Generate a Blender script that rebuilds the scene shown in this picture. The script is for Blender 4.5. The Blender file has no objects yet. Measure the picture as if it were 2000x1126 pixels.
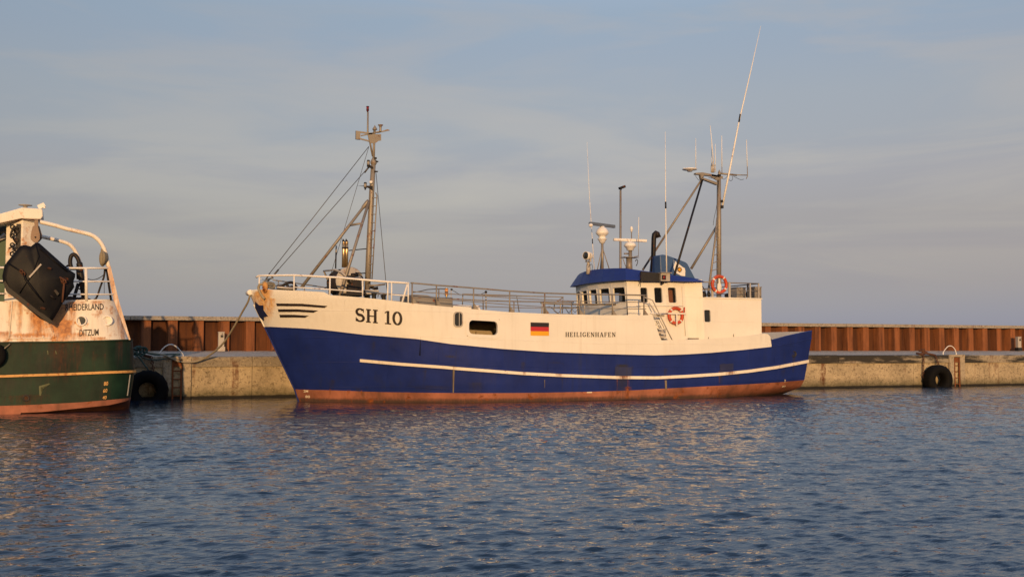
import bpy, bmesh, math, random
import numpy as np
from mathutils import Vector, Matrix
random.seed(7)
rng = np.random.default_rng(11)
scene = bpy.context.scene
C = scene.collection
R = math.radians

# ------------------------------------------------------------------ camera, sky, sun, exposure
F_PX, HOR, EYE = 2101.0, 683.0, 1.784          # focal length in photo pixels, horizon row, eye height above the water
YAW = R(22.0)
PITCH = math.atan((HOR - 563.0) / F_PX)
cam_d = bpy.data.cameras.new("camera")
cam_d.sensor_width = 36.0
cam_d.lens = F_PX / 2000.0 * 36.0
cam_d.clip_start = 0.1
cam_d.clip_end = 6000.0
cam = bpy.data.objects.new("camera", cam_d)
C.objects.link(cam)
cam.location = (0, 0, EYE)
cam.rotation_euler = (R(90) + PITCH, 0, -YAW)
scene.camera = cam

SUN_AZ, SUN_EL = R(17.0), R(8.0)               # light travels towards +Y turned 17 degrees to +X
sun_d = bpy.data.lights.new("sun", 'SUN')
sun_d.energy = 3.5
sun_d.color = (1.0, 0.605, 0.27)
sun_d.angle = R(0.5)
sun = bpy.data.objects.new("sun", sun_d)
C.objects.link(sun)
sdir = Vector((math.sin(SUN_AZ) * math.cos(SUN_EL), math.cos(SUN_AZ) * math.cos(SUN_EL), -math.sin(SUN_EL)))
sun.rotation_euler = sdir.to_track_quat('-Z', 'Y').to_euler()
sun.location = (-30, -60, 30)

scene.view_settings.view_transform = 'Standard'
scene.view_settings.look = 'None'
scene.view_settings.exposure = 0.0
scene.view_settings.gamma = 1.0
scene.render.engine = 'CYCLES'
scene.cycles.max_bounces = 6
scene.cycles.caustics_reflective = False
scene.cycles.caustics_refractive = False

def srgb(r, g, b):
    def f(c):
        c /= 255.0
        return c / 12.92 if c <= 0.04045 else ((c + 0.055) / 1.055) ** 2.4
    return (f(r), f(g), f(b), 1.0)

world = bpy.data.worlds.new("World")
scene.world = world
world.use_nodes = True
nt = world.node_tree
nt.nodes.clear()
def wn(t, **kw):
    n = nt.nodes.new(t)
    for k, v in kw.items():
        setattr(n, k, v)
    return n
def ramp_set(n, stops):
    el = n.color_ramp.elements
    while len(el) > 1:
        el.remove(el[0])
    el[0].position, el[0].color = stops[0][0], stops[0][1]
    for p, c in stops[1:]:
        e = el.new(p)
        e.color = c
out = wn('ShaderNodeOutputWorld')
bg1 = wn('ShaderNodeBackground')               # the physical evening sky
sky = wn('ShaderNodeTexSky', sky_type='NISHITA')
sky.sun_disc = False
sky.sun_elevation = SUN_EL
sky.sun_rotation = R(197.0)
sky.air_density = 1.0
sky.dust_density = 1.5
nt.links.new(sky.outputs[0], bg1.inputs['Color'])
bg1.inputs['Strength'].default_value = 0.05
tc = wn('ShaderNodeTexCoord')
sep = wn('ShaderNodeSeparateXYZ')
nt.links.new(tc.outputs['Generated'], sep.inputs[0])
ramp = wn('ShaderNodeValToRGB')                # anti-twilight arch: dusky mauve low, then grey, then blue
ramp.color_ramp.interpolation = 'LINEAR'
ramp_set(ramp, [(0.0, (0.164, 0.1858, 0.2787, 1.0)), (0.03, (0.138, 0.1529, 0.2553, 1.0)), (0.06, (0.139, 0.1167, 0.1959, 1.0)), (0.087, (0.1579, 0.1139, 0.1699, 1.0)), (0.12, (0.1809, 0.1284, 0.1562, 1.0)), (0.158, (0.2085, 0.1653, 0.1901, 1.0)), (0.19, (0.2122, 0.1917, 0.217, 1.0)), (0.227, (0.2174, 0.211, 0.2388, 1.0)), (0.27, (0.201, 0.2193, 0.2728, 1.0)), (0.3, (0.1962, 0.2313, 0.2945, 1.0)), (0.36, (0.2535, 0.307, 0.4076, 1.0)), (0.45, (0.2903, 0.3663, 0.4888, 1.0)), (0.6, (0.211, 0.3068, 0.4948, 1.0)), (1, (0.0821, 0.1519, 0.3372, 1.0))])
nt.links.new(sep.outputs['Z'], ramp.inputs[0])
# thin high cloud, drawn out sideways
mp = wn('ShaderNodeMapping')
mp.inputs['Scale'].default_value = (1.5, 1.5, 9.0)
mp.inputs['Rotation'].default_value = (R(2), R(5), 0)
mp.inputs['Location'].default_value = (3.3, 0.4, 1.7)
nt.links.new(tc.outputs['Generated'], mp.inputs[0])
nz = wn('ShaderNodeTexNoise')
nz.inputs['Scale'].default_value = 1.9
nz.inputs['Detail'].default_value = 7.0
nz.inputs['Roughness'].default_value = 0.55
nz.inputs['Distortion'].default_value = 0.6
nt.links.new(mp.outputs[0], nz.inputs['Vector'])
cr = wn('ShaderNodeValToRGB')
ramp_set(cr, [(0.47, (0, 0, 0, 1)), (0.60, (.7, .7, .7, 1)), (0.72, (1, 1, 1, 1))])
nt.links.new(nz.outputs[0], cr.inputs[0])
cmask = wn('ShaderNodeValToRGB')               # the cloud sheet thins out towards the horizon
ramp_set(cmask, [(0.04, (0, 0, 0, 1)), (0.15, (1, 1, 1, 1)), (0.34, (.55, .55, .55, 1))])
nt.links.new(sep.outputs['Z'], cmask.inputs[0])
mm = wn('ShaderNodeMath', operation='MULTIPLY')
nt.links.new(cr.outputs[0], mm.inputs[0])
nt.links.new(cmask.outputs[0], mm.inputs[1])
m2 = wn('ShaderNodeMath', operation='MULTIPLY')
nt.links.new(mm.outputs[0], m2.inputs[0])
m2.inputs[1].default_value = 0.62
mixc = wn('ShaderNodeMix', data_type='RGBA')
nt.links.new(m2.outputs[0], mixc.inputs[0])
nt.links.new(ramp.outputs[0], mixc.inputs[6])
mixc.inputs[7].default_value = (0.335, 0.262, 0.215, 1)
bg2 = wn('ShaderNodeBackground')
# the western side of this half of the sky is a little dimmer
side = wn('ShaderNodeMapRange')
side.inputs[1].default_value, side.inputs[2].default_value = -0.15, 0.45
side.inputs[3].default_value, side.inputs[4].default_value = 0.86, 1.05
nt.links.new(sep.outputs['X'], side.inputs[0])
dim = wn('ShaderNodeMix', data_type='RGBA', blend_type='MULTIPLY')
dim.inputs[0].default_value = 1.0
nt.links.new(mixc.outputs[2], dim.inputs[6])
nt.links.new(side.outputs[0], dim.inputs[7])
nt.links.new(dim.outputs[2], bg2.inputs['Color'])
bg2.inputs['Strength'].default_value = 1.08
adds = wn('ShaderNodeAddShader')
nt.links.new(bg1.outputs[0], adds.inputs[0])
nt.links.new(bg2.outputs[0], adds.inputs[1])
nt.links.new(adds.outputs[0], out.inputs[0])

# ------------------------------------------------------------------ where a thing stands: photo row and column to a point at depth Y
CY, SY = math.cos(YAW), math.sin(YAW)
CP, SP = math.cos(PITCH), math.sin(PITCH)
def P(px, py, Y):
    u, v = (px - 1000.0) / F_PX, (563.0 - py) / F_PX
    fwd = CP - v * SP
    up = SP + v * CP
    dx = u * CY + fwd * SY
    dy = -u * SY + fwd * CY
    k = Y / dy
    return Vector((dx * k, Y, EYE + up * k))
def PZ(px, Y, z):
    p = P(px, HOR, Y)
    return Vector((p.x, Y, z))

# ------------------------------------------------------------------ mesh helpers
ORG = {}
def V(*a):
    return Vector(a)
class MB:
    def __init__(self):
        self.v, self.f, self.m, self.s = [], [], [], []
    def add(self, verts, faces, mi=0, smooth=False):
        o = len(self.v)
        self.v += [Vector(p) for p in verts]
        for f in faces:
            self.f.append(tuple(o + i for i in f))
            self.m.append(mi)
            self.s.append(smooth)
        return self
    def box(self, c, size, rz=0.0, mi=0, rot=None):
        sx, sy, sz = size[0] / 2, size[1] / 2, size[2] / 2
        M = rot if rot is not None else Matrix.Rotation(rz, 3, 'Z')
        vs = [Vector(c) + M @ Vector((x * sx, y * sy, z * sz)) for x in (-1, 1) for y in (-1, 1) for z in (-1, 1)]
        return self.add(vs, [(0, 1, 3, 2), (4, 6, 7, 5), (0, 4, 5, 1), (2, 3, 7, 6), (0, 2, 6, 4), (1, 5, 7, 3)], mi)
    def tube(self, pts, r, n=8, mi=0, closed=False, smooth=True):
        pts = [Vector(p) for p in pts]
        k = len(pts)
        rs = r if isinstance(r, (list, tuple)) else [r] * k
        vs, ref = [], None
        for i, p in enumerate(pts):
            a = pts[i - 1] if (i > 0 or closed) else p
            b = pts[(i + 1) % k] if (i < k - 1 or closed) else p
            t = (b - a).normalized()
            if ref is None:
                ref = Vector((0, 0, 1)) if abs(t.z) < 0.9 else Vector((1, 0, 0))
            x = (ref - t * ref.dot(t))
            if x.length < 1e-5:
                x = t.orthogonal()
            x.normalize()
            y = t.cross(x)
            ref = x
            for j in range(n):
                an = 2 * math.pi * j / n
                vs.append(p + (x * math.cos(an) + y * math.sin(an)) * rs[i])
        fs = []
        for i in range(k if closed else k - 1):
            i2 = (i + 1) % k
            for j in range(n):
                j2 = (j + 1) % n
                fs.append((i * n + j, i * n + j2, i2 * n + j2, i2 * n + j))
        if not closed:
            fs.append(tuple(range(n - 1, -1, -1)))
            fs.append(tuple((k - 1) * n + j for j in range(n)))
        return self.add(vs, fs, mi, smooth)
    def cyl(self, a, b, r0, r1=None, n=14, mi=0):
        return self.tube([a, b], [r0, r0 if r1 is None else r1], n, mi)
    def lathe(self, prof, o, axis=(0, 0, 1), n=24, mi=0, smooth=True, mod=None):
        ax = Vector(axis).normalized()
        x = ax.orthogonal().normalized()
        y = ax.cross(x)
        vs, fs = [], []
        for r, h in prof:
            for j in range(n):
                an = 2 * math.pi * j / n
                rr = r * (mod(j, r) if mod else 1.0)
                vs.append(Vector(o) + ax * h + (x * math.cos(an) + y * math.sin(an)) * rr)
        for i in range(len(prof) - 1):
            for j in range(n):
                j2 = (j + 1) % n
                fs.append((i * n + j, i * n + j2, (i + 1) * n + j2, (i + 1) * n + j))
        return self.add(vs, fs, mi, smooth)
    def prism(self, poly, vec, mi=0):
        n = len(poly)
        vec = Vector(vec)
        vs = [Vector(p) for p in poly] + [Vector(p) + vec for p in poly]
        fs = [tuple(range(n)), tuple(range(2 * n - 1, n - 1, -1))]
        fs += [(i, (i + 1) % n, n + (i + 1) % n, n + i) for i in range(n)]
        return self.add(vs, fs, mi)
    def torus(self, c, R0, r0, nrm, n=32, m=10, mi=0, mis=None):
        ax = Vector(nrm).normalized()
        x = ax.orthogonal().normalized()
        y = ax.cross(x)
        vs = []
        for i in range(n):
            a = 2 * math.pi * i / n
            d = x * math.cos(a) + y * math.sin(a)
            for j in range(m):
                b = 2 * math.pi * j / m
                vs.append(Vector(c) + d * (R0 + r0 * math.cos(b)) + ax * r0 * math.sin(b))
        for i in range(n):
            fs = []
            for j in range(m):
                fs.append((i * m + j, ((i + 1) % n) * m + j, ((i + 1) % n) * m + (j + 1) % m, i * m + (j + 1) % m))
            if i == 0:
                o = len(self.v)
                self.v += [Vector(p) for p in vs]
            for f in fs:
                self.f.append(tuple(o + q for q in f))
                self.m.append(mis(i) if mis else mi)
                self.s.append(True)
        return self
    def ell(self, c, r, n=16, m=10, mi=0):
        prof = []
        vs, fs = [], []
        for i in range(m + 1):
            th = math.pi * i / m
            for j in range(n):
                ph = 2 * math.pi * j / n
                vs.append(Vector(c) + Vector((r[0] * math.sin(th) * math.cos(ph), r[1] * math.sin(th) * math.sin(ph), r[2] * math.cos(th))))
        for i in range(m):
            for j in range(n):
                fs.append((i * n + j, (i + 1) * n + j, (i + 1) * n + (j + 1) % n, i * n + (j + 1) % n))
        return self.add(vs, fs, mi, True)
    def build(self, name, mat, parent=None, org=None, fix=True, attrs=None, bevel=0.0, label=None):
        o3 = Vector(org) if org is not None else (ORG[parent.name] if parent else Vector((0, 0, 0)))
        me = bpy.data.meshes.new(name)
        me.from_pydata([tuple(p - o3) for p in self.v], [], self.f)
        mats = mat if isinstance(mat, (list, tuple)) else [mat]
        for mt in mats:
            me.materials.append(mt)
        me.polygons.foreach_set('material_index', self.m)
        me.polygons.foreach_set('use_smooth', self.s)
        if attrs:
            for k, arr in attrs.items():
                at = me.attributes.new(k, 'FLOAT', 'POINT')
                at.data.foreach_set('value', np.asarray(arr, dtype=np.float32))
        if fix:
            bm = bmesh.new()
            bm.from_mesh(me)
            bmesh.ops.recalc_face_normals(bm, faces=bm.faces)
            bm.to_mesh(me)
            bm.free()
        me.update()
        ob = bpy.data.objects.new(name, me)
        C.objects.link(ob)
        if parent is not None:
            ob.parent = parent
        else:
            ob.location = o3
        ORG[ob.name] = o3.copy()
        if bevel > 0:
            md = ob.modifiers.new('bevel', 'BEVEL')
            md.width = bevel
            md.segments = 2
            md.limit_method = 'ANGLE'
            md.angle_limit = R(40)
        if label:
            ob['label'] = label
        return ob
def tag(o, label, cat, group=None, kind=None):
    if label:
        o['label'] = label
    if cat:
        o['category'] = cat
    if group:
        o['group'] = group
    if kind:
        o['kind'] = kind
    return o
def thing(name, label, cat, loc, group=None):
    o = bpy.data.objects.new(name, None)
    o.empty_display_size = 0.3
    C.objects.link(o)
    o.location = loc
    ORG[o.name] = Vector(loc)
    return tag(o, label, cat, group)
def copy_tree(o, parent=None):
    c = o.copy()
    C.objects.link(c)
    c.parent = parent
    ORG[c.name] = ORG[o.name].copy()
    for ch in list(o.children):
        copy_tree(ch, c)
    return c
def sag(a, b, drop, n=16):
    a, b = Vector(a), Vector(b)
    return [a.lerp(b, i / n) - Vector((0, 0, drop * 4 * (i / n) * (1 - i / n))) for i in range(n + 1)]
def bez(pts, n=8):
    """smooth curve through points (Catmull-Rom)"""
    pts = [Vector(p) for p in pts]
    q = [pts[0] * 2 - pts[1]] + pts + [pts[-1] * 2 - pts[-2]]
    res = []
    for i in range(1, len(q) - 2):
        for k in range(n):
            t = k / n
            a, b, c, d = q[i - 1], q[i], q[i + 1], q[i + 2]
            res.append(0.5 * ((2 * b) + (c - a) * t + (2 * a - 5 * b + 4 * c - d) * t * t + (3 * b - a - 3 * c + d) * t ** 3))
    res.append(pts[-1])
    return res

# ------------------------------------------------------------------ materials
def new_mat(name):
    m = bpy.data.materials.new(name)
    m.use_nodes = True
    t = m.node_tree
    b = t.nodes['Principled BSDF']
    return m, t, b
def nnode(t, typ, **kw):
    n = t.nodes.new(typ)
    for k, v in kw.items():
        setattr(n, k, v)
    return n
def noise(t, scale, detail=5, rough=0.55, map_scale=None, dist=0.0, coord='Object', loc=(0, 0, 0)):
    co = nnode(t, 'ShaderNodeTexCoord')
    mpn = nnode(t, 'ShaderNodeMapping')
    mpn.inputs['Scale'].default_value = map_scale or (1, 1, 1)
    mpn.inputs['Location'].default_value = loc
    t.links.new(co.outputs[coord], mpn.inputs[0])
    n = nnode(t, 'ShaderNodeTexNoise')
    n.inputs['Scale'].default_value = scale
    n.inputs['Detail'].default_value = detail
    n.inputs['Roughness'].default_value = rough
    n.inputs['Distortion'].default_value = dist
    t.links.new(mpn.outputs[0], n.inputs['Vector'])
    return n.outputs[0]
def mrange(t, src, a, b, c=0.0, d=1.0):
    n = nnode(t, 'ShaderNodeMapRange')
    n.inputs[1].default_value, n.inputs[2].default_value = a, b
    n.inputs[3].default_value, n.inputs[4].default_value = c, d
    t.links.new(src, n.inputs[0])
    return n.outputs[0]
def mth(t, op, a, b):
    n = nnode(t, 'ShaderNodeMath', operation=op)
    for i, x in enumerate((a, b)):
        if isinstance(x, (int, float)):
            n.inputs[i].default_value = x
        else:
            t.links.new(x, n.inputs[i])
    return n.outputs[0]
def mixcol(t, fac, a, b, blend='MIX'):
    n = nnode(t, 'ShaderNodeMix', data_type='RGBA', blend_type=blend)
    for i, x in ((0, fac), (6, a), (7, b)):
        if isinstance(x, (int, float)):
            n.inputs[i].default_value = x
        elif isinstance(x, tuple):
            n.inputs[i].default_value = x if len(x) == 4 else (*x, 1.0)
        else:
            t.links.new(x, n.inputs[i])
    return n.outputs[2]
def attr(t, name):
    n = nnode(t, 'ShaderNodeAttribute')
    n.attribute_name = name
    return n.outputs['Fac']
RUST = (0.30, 0.085, 0.018)
RUST_D = (0.085, 0.025, 0.010)
def paint(name, col, rough=0.45, var=0.12, dirt=0.25, dirt_col=(0.10, 0.075, 0.05), rust=0.0, rust_scale=2.5, bump=0.05, spec=0.4, metal=0.0, use_attr=False, streak=7.0, rc1=None, rc2=None, seams=0.0):
    """weathered paint: broad fading, vertical dirt runs, rust blooms; 'rust'/'grime' vertex marks add stains with a place of their own"""
    m, t, b = new_mat(name)
    n1 = noise(t, 0.9, 6, 0.6)
    f1 = mrange(t, n1, 0.3, 0.7, 1.0 - var, 1.0 + var * 0.6)
    c = mixcol(t, 1.0, (*col, 1), f1, 'MULTIPLY')
    n2 = noise(t, 1.0, 6, 0.62, (streak, streak, 0.35))
    n2b = noise(t, 0.7, 3)
    d = mth(t, 'MULTIPLY', mrange(t, n2, 0.50, 0.78), mrange(t, n2b, 0.35, 0.65))
    c = mixcol(t, mth(t, 'MULTIPLY', d, dirt), c, dirt_col)
    n3 = noise(t, rust_scale, 9, 0.68)
    fac = None
    if rust > 0:
        fac = mrange(t, n3, 0.66 - rust * 0.3, 0.74 - rust * 0.25)
    if use_attr:
        n4 = noise(t, 7.0, 7, 0.7, (2.2, 2.2, 0.26))
        ar = mrange(t, mth(t, 'ADD', attr(t, 'rust'), mth(t, 'MULTIPLY', mth(t, 'SUBTRACT', n4, 0.5), 1.3)), 0.22, 0.85)
        ar = mth(t, 'MULTIPLY', ar, mrange(t, attr(t, 'rust'), 0.02, 0.15))
        fac = ar if fac is None else mth(t, 'MAXIMUM', fac, ar)
        ag = mrange(t, mth(t, 'ADD', attr(t, 'grime'), mth(t, 'MULTIPLY', mth(t, 'SUBTRACT', n4, 0.5), 0.9)), 0.1, 0.9)
        ag = mth(t, 'MULTIPLY', ag, mrange(t, attr(t, 'grime'), 0.02, 0.15))
        c = mixcol(t, mth(t, 'MULTIPLY', ag, 0.85), c, (0.030, 0.028, 0.024))
    if fac is not None:
        rc = mixcol(t, mrange(t, noise(t, 9, 5, 0.65), 0.35, 0.65), rc2 or RUST_D, rc1 or RUST)
        c = mixcol(t, mth(t, 'MULTIPLY', fac, 0.9), c, rc)
        t.links.new(mrange(t, fac, 0, 1, rough, 0.85), b.inputs['Roughness'])
    else:
        t.links.new(mrange(t, n3, 0.3, 0.7, rough - 0.06, rough + 0.1), b.inputs['Roughness'])
    t.links.new(c, b.inputs['Base Color'])
    b.inputs['Specular IOR Level'].default_value = spec
    b.inputs['Metallic'].default_value = metal
    if bump > 0:
        bp = nnode(t, 'ShaderNodeBump')
        bp.inputs['Strength'].default_value = 0.5
        bp.inputs['Distance'].default_value = bump
        n5 = noise(t, 1.3, 3, 0.5)
        n6 = noise(t, 30, 4, 0.6)
        hgt = mth(t, 'ADD', n5, mth(t, 'MULTIPLY', n6, 0.05))
        if seams > 0:                              # welded plate seams and the dishing between frames
            co = nnode(t, 'ShaderNodeTexCoord')
            sp = nnode(t, 'ShaderNodeSeparateXYZ')
            cb = nnode(t, 'ShaderNodeCombineXYZ')
            t.links.new(co.outputs['Object'], sp.inputs[0])
            t.links.new(sp.outputs['X'], cb.inputs[0])
            t.links.new(mth(t, 'ADD', sp.outputs['Z'], mth(t, 'MULTIPLY', noise(t, 0.12, 1), 0.9)), cb.inputs[1])
            br = nnode(t, 'ShaderNodeTexBrick')
            br.inputs['Scale'].default_value = 1.0
            br.inputs['Brick Width'].default_value = 3.1
            br.inputs['Row Height'].default_value = 0.86
            br.inputs['Mortar Size'].default_value = 0.012
            br.inputs['Mortar Smooth'].default_value = 0.5
            t.links.new(cb.outputs[0], br.inputs['Vector'])
            hgt = mth(t, 'ADD', hgt, mth(t, 'MULTIPLY', br.outputs['Fac'], seams))
            wv = nnode(t, 'ShaderNodeMath', operation='SINE')
            t.links.new(mth(t, 'MULTIPLY', sp.outputs['X'], 11.5), wv.inputs[0])
            hgt = mth(t, 'ADD', hgt, mth(t, 'MULTIPLY', mth(t, 'MULTIPLY', wv.outputs[0], noise(t, 0.8, 2)), 0.10))
        t.links.new(hgt, bp.inputs['Height'])
        t.links.new(bp.outputs[0], b.inputs['Normal'])
    return m
M = {}
M['white'] = paint('white_paint', (0.76, 0.72, 0.64), 0.5, 0.06, 0.26, (0.40, 0.28, 0.16), 0, bump=0.035, use_attr=True, spec=0.3, seams=0.25, rc1=(0.74, 0.42, 0.12), rc2=(0.46, 0.19, 0.045))
M['white2'] = paint('white_rusty_paint', (0.80, 0.73, 0.62), 0.55, 0.07, 0.5, (0.30, 0.15, 0.05), 0.36, 2.2, bump=0.015, use_attr=True, rc1=(0.66, 0.27, 0.06), rc2=(0.26, 0.08, 0.018))
M['whitep'] = paint('white_fitting_paint', (0.78, 0.74, 0.68), 0.45, 0.05, 0.25, (0.3, 0.2, 0.1), 0.22, 3.0, bump=0.0)
M['blue'] = paint('blue_hull_paint', (0.013, 0.027, 0.155), 0.45, 0.25, 0.6, (0.022, 0.028, 0.05), 0, bump=0.045, use_attr=True, spec=0.18, seams=0.35)
M['bluew'] = paint('blue_bulwark_paint', (0.016, 0.032, 0.18), 0.45, 0.2, 0.4, (0.022, 0.028, 0.05), 0, bump=0.012, spec=0.2)
M['roofblue'] = paint('blue_roof_paint', (0.013, 0.030, 0.19), 0.45, 0.15, 0.3, (0.03, 0.04, 0.06), 0, bump=0.006, spec=0.35)
M['radargrey'] = paint('blue_grey_scanner', (0.12, 0.145, 0.19), 0.5, 0.1, 0.2, bump=0.0)
M['faded'] = paint('faded_blue_paint', (0.040, 0.088, 0.195), 0.5, 0.12, 0.3, (0.05, 0.06, 0.09), 0, bump=0.006)
M['boot'] = paint('red_antifouling', (0.33, 0.125, 0.075), 0.75, 0.5, 1.0, (0.06, 0.04, 0.025), 0.34, 2.6, bump=0.02, use_attr=True, spec=0.2, streak=2.5)
M['green'] = paint('green_hull_paint', (0.0088, 0.029, 0.0155), 0.5, 0.7, 0.8, (0.028, 0.014, 0.013), 0.0, 1.6, bump=0.03, use_attr=True, spec=0.2, rc1=(0.10, 0.034, 0.014), rc2=(0.035, 0.014, 0.011))
M['yellow'] = paint('yellow_strake_paint', (0.62, 0.33, 0.10), 0.55, 0.15, 0.6, (0.22, 0.09, 0.03), 0.4, 5.0, bump=0.0)
M['stripe'] = paint('white_strake_paint', (0.80, 0.72, 0.60), 0.5, 0.08, 0.4, (0.3, 0.16, 0.07), 0.16, 3.5, bump=0.0, use_attr=True)
M['galv'] = paint('galvanised_steel', (0.27, 0.235, 0.19), 0.5, 0.2, 0.35, (0.14, 0.08, 0.04), 0.30, 4.0, bump=0.0, metal=0.25)
M['grey'] = paint('grey_deck_paint', (0.22, 0.205, 0.19), 0.6, 0.2, 0.4, (0.08, 0.06, 0.04), 0.25, 3.0, bump=0.006)
M['greyl'] = paint('pale_grey_steel', (0.42, 0.38, 0.33), 0.5, 0.12, 0.3, (0.14, 0.09, 0.05), 0.22, 4.0, bump=0.0)
M['deck'] = paint('green_grey_deck', (0.10, 0.13, 0.10), 0.7, 0.25, 0.4, (0.06, 0.05, 0.04), 0.2, 3.0, bump=0.01)
M['black'] = paint('black_paint', (0.018, 0.016, 0.015), 0.5, 0.2, 0.2, (0.06, 0.04, 0.03), 0.0, bump=0.0)
M['dark'] = paint('dark_oily_steel', (0.016, 0.013, 0.012), 0.5, 0.4, 0.5, (0.05, 0.026, 0.016), 0.22, 6.0, bump=0.01, spec=0.25)
M['door'] = paint('tarred_door_steel', (0.0055, 0.0058, 0.0080), 0.5, 0.5, 0.6, (0.020, 0.013, 0.010), 0.06, 2.2, bump=0.03, spec=0.15)
M['letters'] = paint('dark_lettering', (0.022, 0.014, 0.012), 0.5, 0.1, 0.0, bump=0.0)
M['lightnum'] = paint('pale_numerals', (0.72, 0.62, 0.45), 0.6, 0.1, 0.1, bump=0.0)
M['orangenum'] = paint('orange_numerals', (0.62, 0.33, 0.10), 0.6, 0.1, 0.1, bump=0.0)
M['navy'] = paint('navy_star_paint', (0.012, 0.016, 0.06), 0.5, 0.1, 0.1, bump=0.0)
M['ringred'] = paint('orange_red_ring', (0.55, 0.060, 0.018), 0.5, 0.12, 0.2, bump=0.0)
M['flagk'] = paint('flag_black', (0.016, 0.012, 0.016), 0.5, 0.05, 0.05, bump=0.0)
M['flagr'] = paint('flag_red', (0.46, 0.022, 0.035), 0.5, 0.05, 0.05, bump=0.0)
M['flagy'] = paint('flag_gold', (0.75, 0.36, 0.012), 0.5, 0.05, 0.05, bump=0.0)
M['brass'] = paint('heat_stained_steel', (0.62, 0.46, 0.25), 0.28, 0.2, 0.3, (0.12, 0.06, 0.03), 0.0, metal=0.85, bump=0.0)
M['rope'] = paint('old_rope', (0.28, 0.235, 0.16), 0.9, 0.2, 0.4, bump=0.0)
M['ropeg'] = paint('green_rope', (0.045, 0.085, 0.075), 0.9, 0.3, 0.4, bump=0.0)
M['rubber'] = paint('tyre_rubber', (0.0045, 0.0042, 0.0042), 0.8, 0.4, 0.5, (0.03, 0.022, 0.015), 0, bump=0.01, spec=0.15)
M['chain'] = paint('rusty_chain', (0.10, 0.040, 0.020), 0.85, 0.3, 0.4, bump=0.0)
M['ladder'] = paint('rusty_ladder_steel', (0.20, 0.065, 0.02), 0.85, 0.3, 0.4, bump=0.0)
M['wire'] = paint('steel_wire', (0.09, 0.08, 0.07), 0.5, 0.2, 0.0, bump=0.0, metal=0.4)
M['redlamp'] = paint('red_lamp_glass', (0.20, 0.008, 0.008), 0.2, 0.05, 0.0, bump=0.0)
M['amber'] = paint('amber_lamp', (0.62, 0.28, 0.09), 0.4, 0.05, 0.1, bump=0.0)
M['netcloth'] = paint('brown_net', (0.045, 0.026, 0.018), 0.95, 0.4, 0.3, bump=0.03)
M['canvas'] = paint('white_decal', (0.72, 0.68, 0.60), 0.6, 0.05, 0.2, bump=0.0)
M['wood'] = paint('brown_door_paint', (0.20, 0.075, 0.04), 0.5, 0.1, 0.1, bump=0.0)

def glass_mat():
    m, t, b = new_mat('window_glass')
    b.inputs['Base Color'].default_value = (0.10, 0.11, 0.11, 1)
    b.inputs['Roughness'].default_value = 0.03
    b.inputs['Alpha'].default_value = 0.10
    b.inputs['Specular IOR Level'].default_value = 0.6
    return m
M['glass'] = glass_mat()
def dark_glass():
    m, t, b = new_mat('dark_window_glass')
    b.inputs['Base Color'].default_value = (0.02, 0.022, 0.02, 1)
    t.links.new(mrange(t, noise(t, 2.0, 3), 0.3, 0.7, 0.05, 0.25), b.inputs['Roughness'])
    return m
M['dglass'] = dark_glass()

def concrete(name, low, high, tide=True, fascia=False):
    m, t, b = new_mat(name)
    n1 = noise(t, 0.8, 6, 0.65)
    n2 = noise(t, 9.0, 6, 0.75)
    n3 = noise(t, 16.0, 3, 0.6)
    c = mixcol(t, mrange(t, n1, 0.3, 0.7), low, high)
    c = mixcol(t, mth(t, 'MULTIPLY', mrange(t, n2, 0.50, 0.66), 0.85), c, (0.085, 0.06, 0.033))
    c = mixcol(t, mth(t, 'MULTIPLY', mrange(t, n3, 0.58, 0.70), 0.7), c, (0.60, 0.48, 0.30))
    # rust runs
    nr = noise(t, 1.0, 5, 0.6, (2.2, 2.2, 0.18), loc=(4.1, 0, 0))
    nr2 = noise(t, 4.0, 5, 0.7)
    c = mixcol(t, mth(t, 'MULTIPLY', mrange(t, nr, 0.57, 0.66), mrange(t, nr2, 0.4, 0.58)), c, (0.12, 0.040, 0.014))
    co = nnode(t, 'ShaderNodeTexCoord')
    sp = nnode(t, 'ShaderNodeSeparateXYZ')
    t.links.new(co.outputs['Object'], sp.inputs[0])
    zz = sp.outputs['Z']
    if tide:
        nn = mth(t, 'MULTIPLY', mth(t, 'SUBTRACT', noise(t, 3.0, 6, 0.7), 0.5), 0.5)
        za = mth(t, 'ADD', zz, nn)
        c = mixcol(t, mrange(t, za, 0.50, 0.12, 0, 0.75), c, (0.055, 0.052, 0.022))      # algae up to the splash line
        zb = mth(t, 'ADD', zz, mth(t, 'MULTIPLY', nn, 0.16))
        c = mixcol(t, mrange(t, zb, 0.12, 0.075), c, (0.012, 0.010, 0.007))              # black weed at the tide line
    if fascia:
        nf = noise(t, 1.0, 6, 0.65, (0.5, 0.5, 2.5), loc=(0.6, 0, 0))
        gate = mrange(t, sp.outputs['X'], 6.0, 26.0, 0.25, 1.0)
        c = mixcol(t, mth(t, 'MULTIPLY', mrange(t, nf, 0.40, 0.52), gate), c, (0.030, 0.026, 0.020))
    t.links.new(c, b.inputs['Base Color'])
    b.inputs['Roughness'].default_value = 0.92
    bp = nnode(t, 'ShaderNodeBump')
    bp.inputs['Strength'].default_value = 0.8
    bp.inputs['Distance'].default_value = 0.03
    t.links.new(mth(t, 'ADD', n2, mth(t, 'MULTIPLY', n1, 1.0)), bp.inputs['Height'])
    t.links.new(bp.outputs[0], b.inputs['Normal'])
    return m
M['concrete'] = concrete('quay_concrete', (0.27, 0.215, 0.135), (0.50, 0.40, 0.255))
M['fascia'] = concrete('quay_edge_concrete', (0.26, 0.22, 0.16), (0.36, 0.30, 0.21), tide=False, fascia=True)
M['pillar'] = concrete('ladder_pillar_concrete', (0.33, 0.27, 0.19), (0.40, 0.33, 0.23))
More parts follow.
